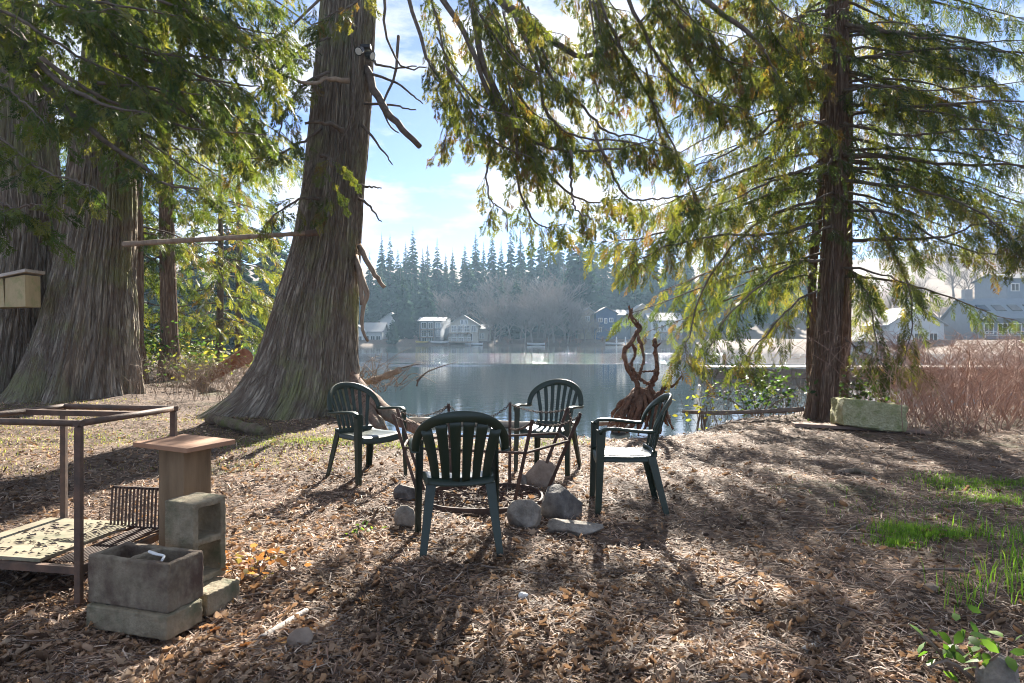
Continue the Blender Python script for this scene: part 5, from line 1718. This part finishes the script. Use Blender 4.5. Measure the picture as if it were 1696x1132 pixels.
def grass(name, label, n, sampler, hgt, pal, seed, wd=.0035):
    rg = np.random.default_rng(seed)
    XY = sampler(rg, n)
    n = len(XY)
    gzv = ground(XY[:, 0], XY[:, 1])
    h = rg.uniform(hgt[0], hgt[1], n)
    a = rg.uniform(0, 6.28, n)
    bend = rg.uniform(.1, .8, n) * h
    wv = np.stack([-np.sin(a), np.cos(a), np.zeros(n)], 1) * wd
    dv = np.stack([np.cos(a), np.sin(a), np.zeros(n)], 1)
    b0 = np.stack([XY[:, 0], XY[:, 1], gzv - .005], 1)
    m1 = b0 + dv * (bend * .3)[:, None] + np.array((0, 0, 1)) * (h * .6)[:, None]
    t1 = b0 + dv * bend[:, None] + np.array((0, 0, 1)) * h[:, None]
    V = np.stack([b0 - wv, b0 + wv, m1 + wv * .8, m1 - wv * .8, t1], 1).reshape(-1, 3)
    base = (np.arange(n) * 5)[:, None]
    F = np.concatenate([base + np.array((0, 1, 2)), base + np.array((0, 2, 3)), base + np.array((3, 2, 4))], 0)
    C_ = np.array(pal)[rg.integers(0, len(pal), n)] * rg.uniform(.75, 1.3, (n, 1))
    return tag(np_obj(name, V, F, M['grassm'], None, np.repeat(C_, 5, 0)), label, 'grass', kind='stuff')
def blob(*cs):
    def f(rg, n):
        out = []
        tot = sum(c[4] for c in cs)
        for (x, y, rx, ry, wgt) in cs:
            k = int(n * wgt / tot)
            p = rg.normal(0, .5, (k, 2)) * np.array((rx, ry)) + np.array((x, y))
            out.append(p)
        return np.vstack(out)
    return f
GP = [(.13, .26, .035), (.17, .30, .045), (.10, .21, .03), (.22, .33, .06)]
def gpt(px, py):
    Y = CAMZ * FPX / (py - HY); return (px - CX) / FPX * Y, Y
def gb(px, py, rx, ry, w_): x, y = gpt(px, py); return (x, y, rx, ry, w_)
grass('grass_patch', 'bright green grass patches on the bare ground at the right', 5200, blob(gb(1590, 800, .40, .30, 1.0), gb(1640, 825, .35, .22, .8), gb(1500, 888, .22, .16, .9), gb(1560, 893, .24, .12, .8), gb(1690, 800, .3, .25, .5), gb(1485, 905, .14, .10, .4), gb(1590, 850, 1.0, .8, .5)), (.02, .065), GP, 1, .0025)
grass('grass_blades', 'scattered long grass blades at the right edge', 330, blob(gb(1660, 900, .25, .35, 1.0), gb(1680, 990, .14, .3, 1.0), gb(1600, 1000, .15, .2, .35), gb(1690, 950, .1, .2, .6)), (.05, .17), GP, 2, .003)
grass('short_grass', 'thin short grass behind the chairs near the water', 5200, blob(gb(540, 735, .7, .35, 1.0), gb(690, 738, .45, .3, .8), gb(900, 735, .8, .3, .35), gb(430, 735, .8, .5, .5), gb(200, 730, 1.3, .8, .7)), (.015, .05), [(.14, .20, .05), (.20, .24, .07), (.11, .16, .045), (.30, .28, .12)], 3, .003)

def bank(rg, n):
    X = rg.uniform(-8.5, -1.5, n); Y = rg.uniform(6.3, 11.2, n)
    k = (np.sin(X * 2.1 + Y) + np.sin(Y * 3.3 - X * 1.2) + rg.normal(0, .8, n)) > .2 - .16 * (Y - 6.3)
    return np.stack([X[k], Y[k]], 1)
grass('mossy_turf', 'thin yellow-green moss and grass on the bank in front of the cedars', 15000, bank, (.010, .045), [(.20, .23, .07), (.28, .27, .10), (.15, .18, .05), (.40, .34, .17), (.34, .27, .14)], 14, .004)
# ---- leaf litter: tens of thousands of small pieces
def scatter_xy(rg, n, y0=2.0, y1=10.8, p=.9, marg=1.15):
    u = rg.random(n)
    Y = (y0 ** (-p) + u * (y1 ** (-p) - y0 ** (-p))) ** (-1 / p)
    X = (rg.random(n) * 2 - 1) * Y * .771 * marg
    d = lake_dist(X, Y)
    k = d > .12
    return X[k], Y[k]

def scatter(name, label, n, tv, tf, size, tilt, pal, seed, lift=.004, bias=None, aspect=None, weights=None, **kw):
    rg = np.random.default_rng(seed)
    X, Y = scatter_xy(rg, n, **kw)
    if bias is not None:
        k = rg.random(len(X)) < bias(X, Y); X, Y = X[k], Y[k]
    n = len(X)
    Z = ground(X, Y) + lift * rg.uniform(.2, 2.2, n)
    a = rg.uniform(0, 6.283, n)
    D = np.stack([np.cos(a), np.sin(a), rg.normal(0, tilt * .6, n)], 1); D /= np.linalg.norm(D, axis=1)[:, None]
    Nn = np.stack([rg.normal(0, tilt, n), rg.normal(0, tilt, n), np.ones(n)], 1)
    Yv = np.cross(Nn, D); Yv /= np.linalg.norm(Yv, axis=1)[:, None]
    Zv = np.cross(D, Yv)
    S = rg.uniform(size[0], size[1], n) * (1 + .04 * np.maximum(Y - 4, 0))
    curl = rg.uniform(-.3, 1.6, n)
    T = np.broadcast_to(tv, (n,) + tv.shape).copy()
    T[:, :, 2] *= curl[:, None]
    if aspect: T[:, :, 1] *= rg.uniform(*aspect, (n, 1))
    W = np.einsum('nvk,nkc->nvc', T, np.stack([D, Yv, Zv], 1)) * S[:, None, None]
    low = np.minimum(W[:, :, 2].min(1), 0)
    W[:, :, 2] -= low[:, None] * .85
    W = W + np.stack([X, Y, Z], 1)[:, None]
    nv = len(tv)
    F = (tf[None] + (np.arange(n) * nv)[:, None, None]).reshape(-1, 3)
    C_ = np.array(pal)[rg.choice(len(pal), n, p=weights)] * rg.uniform(.65, 1.35, (n, 1))
    C_ *= (.80 + .28 * np.sin(X * 2.3 + 1.7 * np.sin(Y * 1.9)) * np.sin(Y * 2.9 + 1.3 * np.sin(X * 1.4)) + .12 * np.sin(7 * X + 5 * Y))[:, None] * 1.08   # lighter and darker patches in the litter colour
    return tag(np_obj(name, W.reshape(-1, 3), F, M['litter'], GROUND, np.repeat(C_, nv, 0)), label, kind='stuff')

BROWN = [(.33, .225, .15), (.43, .315, .22), (.21, .14, .095), (.54, .42, .31), (.13, .085, .06), (.36, .24, .15), (.39, .245, .14)]
tv_leaf = np.array([(-.5, 0, .0), (-.2, .27, .16), (.22, .24, .15), (.52, 0, .05), (.22, -.24, .17), (-.2, -.27, .12), (0, 0, -.02)])
tf_leaf = np.array([(6, 0, 5), (6, 5, 4), (6, 4, 3), (6, 3, 2), (6, 2, 1), (6, 1, 0)])
left_bias = lambda X, Y: np.clip(.95 - .28 * (X - .2) , .25, 1.0)
scatter('leaf_litter', None, 62000, tv_leaf, tf_leaf, (.012, .045), .45, BROWN, 11, .006, left_bias, (.5, 1.2), p=.9)
cr_ = random.Random(3)
tv_cr = np.array([(-.5 + .25 * i, .16 * (j - 1) * (.35, 1.35, .7, 1.15, .25)[i] + cr_.uniform(-.05, .05), cr_.uniform(-.10, .24) + .10 * (j - 1) ** 2) for i in range(5) for j in range(3)])
tf_cr = np.array([t_ for i in range(4) for j in range(2) for t_ in ((i * 3 + j, i * 3 + j + 3, i * 3 + j + 4), (i * 3 + j, i * 3 + j + 4, i * 3 + j + 1))])
scatter('large_leaf_litter', None, 6000, tv_cr, tf_cr, (.030, .068), .7, BROWN[:3] + BROWN[4:], 13, .010, left_bias, (.4, 1.2), p=1.1, y1=8.0)
tv_n = np.array([(-.5, -.03, 0), (-.5, .03, 0), (0, .035, .06), (0, -.035, .06), (.5, .0, .0)])
tf_n = np.array([(0, 3, 2), (0, 2, 1), (3, 4, 2)])
NEED = [(.28, .195, .145), (.40, .295, .225), (.17, .115, .085), (.55, .45, .365), (.11, .078, .06), (.33, .21, .15)]
scatter('needle_litter', None, 84000, tv_n, tf_n, (.025, .095), .28, NEED, 12, .007, None, (.5, 1.3), p=.8)

scatter('far_needle_litter', None, 34000, tv_n, tf_n, (.04, .12), .28, NEED, 17, .008, None, (.6, 1.4), y0=4.6, y1=11.3, p=.3)
rg = random.Random(61)
m_ = MB()
for k in range(1500):
    xs_, ys_ = scatter_xy(np.random.default_rng(9000 + k), 1, p=.8)
    if not len(xs_): continue
    x, y = xs_[0], ys_[0]
    a = rg.uniform(0, 6.28); L_ = rg.uniform(.05, .30)
    g = gz(x, y)
    b_ = rg.uniform(-.4, .4)
    pts = [Vector((x, y, g + .008)), Vector((x + math.cos(a) * L_ * .5, y + math.sin(a) * L_ * .5, g + .014 + rg.uniform(0, .02))), Vector((x + math.cos(a + b_) * L_, y + math.sin(a + b_) * L_, g + .008 + rg.uniform(0, .015)))]
    m_.tube(spline(pts, 5), rr(rg.uniform(.0015, .0045), .001, 5), 4, False)
tag(m_.build('fallen_twigs', M['twigm'], GROUND), kind='stuff')

# ---- single large maple leaves one can pick out
def maple_mesh(seed):
    rg = random.Random(seed)
    pts = []
    prof = [(0, .30), (20, .22), (38, .62), (55, .38), (72, .86), (90, 1.0), (108, .86), (125, .38), (142, .62), (160, .22), (180, .30), (230, .22), (310, .22)]
    prof = [(90, 1.0), (104, .56), (124, .46), (142, .84), (158, .44), (186, .58), (206, .28), (262, .10), (278, .10), (334, .28), (354, .58), (22, .44), (38, .84), (56, .46), (76, .56)]
    for a, r in prof:
        a = R(a + rg.uniform(-4, 4)); r *= rg.uniform(.88, 1.1)
        x, y = math.cos(a) * r, math.sin(a) * r
        pts.append((x * .5, y * .5, .22 * r * r * rg.uniform(.2, 1.0) + .05 * math.sin(5 * x)))
    mids = [(p[0] * .5, p[1] * .5, p[2] * .25 + rg.uniform(-.015, .015)) for p in pts]
    n = len(pts)
    V = [(0, 0, 0)] + mids + pts
    F = []
    for k in range(n):
        k2 = (k + 1) % n
        F.append((0, 1 + k, 1 + k2)); F.append((1 + k, 1 + n + k, 1 + n + k2)); F.append((1 + k, 1 + n + k2, 1 + k2))
    return np.array(V), np.array(F)
LC = [(.34, .23, .15), (.42, .30, .20), (.40, .19, .08), (.28, .17, .10), (.42, .24, .09), (.40, .31, .23)]
LM = []
for k in range(6):
    V, F = maple_mesh(k)
    LM.append(np_mesh('leaf', V, F, M['litter'], np.tile(np.array(LC[k]), (len(V), 1))))
def put_leaf(x, y, s, k, rg):
    o = bpy.data.objects.new('leaf', LM[k]); col.objects.link(o)
    o.location = (x, y, gz(x, y) + rg.uniform(.012, .024))
    o.rotation_euler = (rg.gauss(0, .28), rg.gauss(0, .28), rg.uniform(0, 6.28))
    o.scale = (s, s, s)
    put_under(o, GROUND, False)
rg = random.Random(88)
XS, YS = scatter_xy(np.random.default_rng(77), 420, 2.1, 6.5, p=.9)
cnt = 0
for x, y in zip(XS, YS):
    if rg.random() > (.95 if x < -.2 else .38): continue
    if cnt >= 230: break
    cnt += 1
    put_leaf(x, y, rg.uniform(.05, .12), rg.choice([0, 0, 1, 3, 3, 5, 1, 3]), rg)
for (px, py, n_, sp) in ((500, 1060, 12, .16), (480, 1110, 8, .2), (540, 1075, 6, .15), (340, 930, 10, .15), (360, 870, 8, .15), (330, 1000, 8, .2)):    # drifts of orange leaves
    x, y = gpt(px, py)
    for k in range(n_):
        put_leaf(x + rg.gauss(0, sp), y + rg.gauss(0, sp * .7), rg.uniform(.06, .13), rg.choice([2, 4, 2, 1]), rg)

# ---- fallen sticks
STK = 'thin bare stick lying on the leaf litter'
for k in range(26):
    x, y = gpt(rg.uniform(250, 1650), rg.uniform(760, 1120))
    a = rg.uniform(-.6, .6) + rg.choice((0, math.pi)); L_ = rg.uniform(.25, .7)
    pts = [Vector((x, y, 0))]
    for j in range(4):
        a += rg.uniform(-.35, .35)
        pts.append(pts[-1] + Vector((math.cos(a), math.sin(a), 0)) * L_ / 4)
    pts = [Vector((p.x, p.y, gz(p.x, p.y) + .016)) for p in pts]
    m_ = MB(); m_.tube(spline(pts, 14), rr(rg.uniform(.005, .010), .003, 14), 6)
    tag(m_.build('fallen_stick', M['twigm'] if k % 2 else M['deadwood'], smooth=True), STK, 'stick', 'sticks on the litter')

# ================================================================== chimney smoke across the lake
m, N, L, out = new_mat('smoke_volume')
pv = N.new('ShaderNodeVolumePrincipled')
pv.inputs['Color'].default_value = (.86, .90, .95, 1)
tcn = N.new('ShaderNodeTexCoord')
nz = N.new('ShaderNodeTexNoise'); nz.inputs['Scale'].default_value = .55; nz.inputs['Detail'].default_value = 3
L.new(tcn.outputs['Object'], nz.inputs['Vector'])
mr = N.new('ShaderNodeMapRange'); mr.inputs['From Min'].default_value = .42; mr.inputs['From Max'].default_value = .75; mr.inputs['To Max'].default_value = .9
L.new(nz.outputs['Fac'], mr.inputs['Value']); L.new(mr.outputs[0], pv.inputs['Density'])
L.new(pv.outputs[0], out.inputs['Volume'])
import bmesh
bm = bmesh.new(); bmesh.ops.create_icosphere(bm, subdivisions=3, radius=1)
for v in bm.verts:
    k = 1 + .25 * noise.noise(v.co * 2)
    v.co = Vector((v.co.x * 1.5 * k + .5 * v.co.z, v.co.y * 1.2 * k, v.co.z * 2.6 * k))
me = bpy.data.meshes.new('smoke'); bm.to_mesh(me); bm.free(); me.materials.append(m)
o = bpy.data.objects.new('smoke', me); col.objects.link(o); o.location = at(737, 545, 153.5)
tag(o, 'wisp of pale smoke drifting between the grey and cream houses', kind='stuff')

# ================================================================== haze over the lake
m, N, L, out = new_mat('haze_air')
pv = N.new('ShaderNodeVolumePrincipled')
pv.inputs['Color'].default_value = (.52, .76, 1.0, 1)
pv.inputs['Density'].default_value = .00046
pv.inputs['Anisotropy'].default_value = .2
L.new(pv.outputs[0], out.inputs['Volume'])
m_ = MB(); m_.box((0, 330, 25), (1300, 900, 62))
hz = m_.build('haze', m)
tag(hz, 'thin bluish haze hanging over the lake and far hillside', kind='stuff')
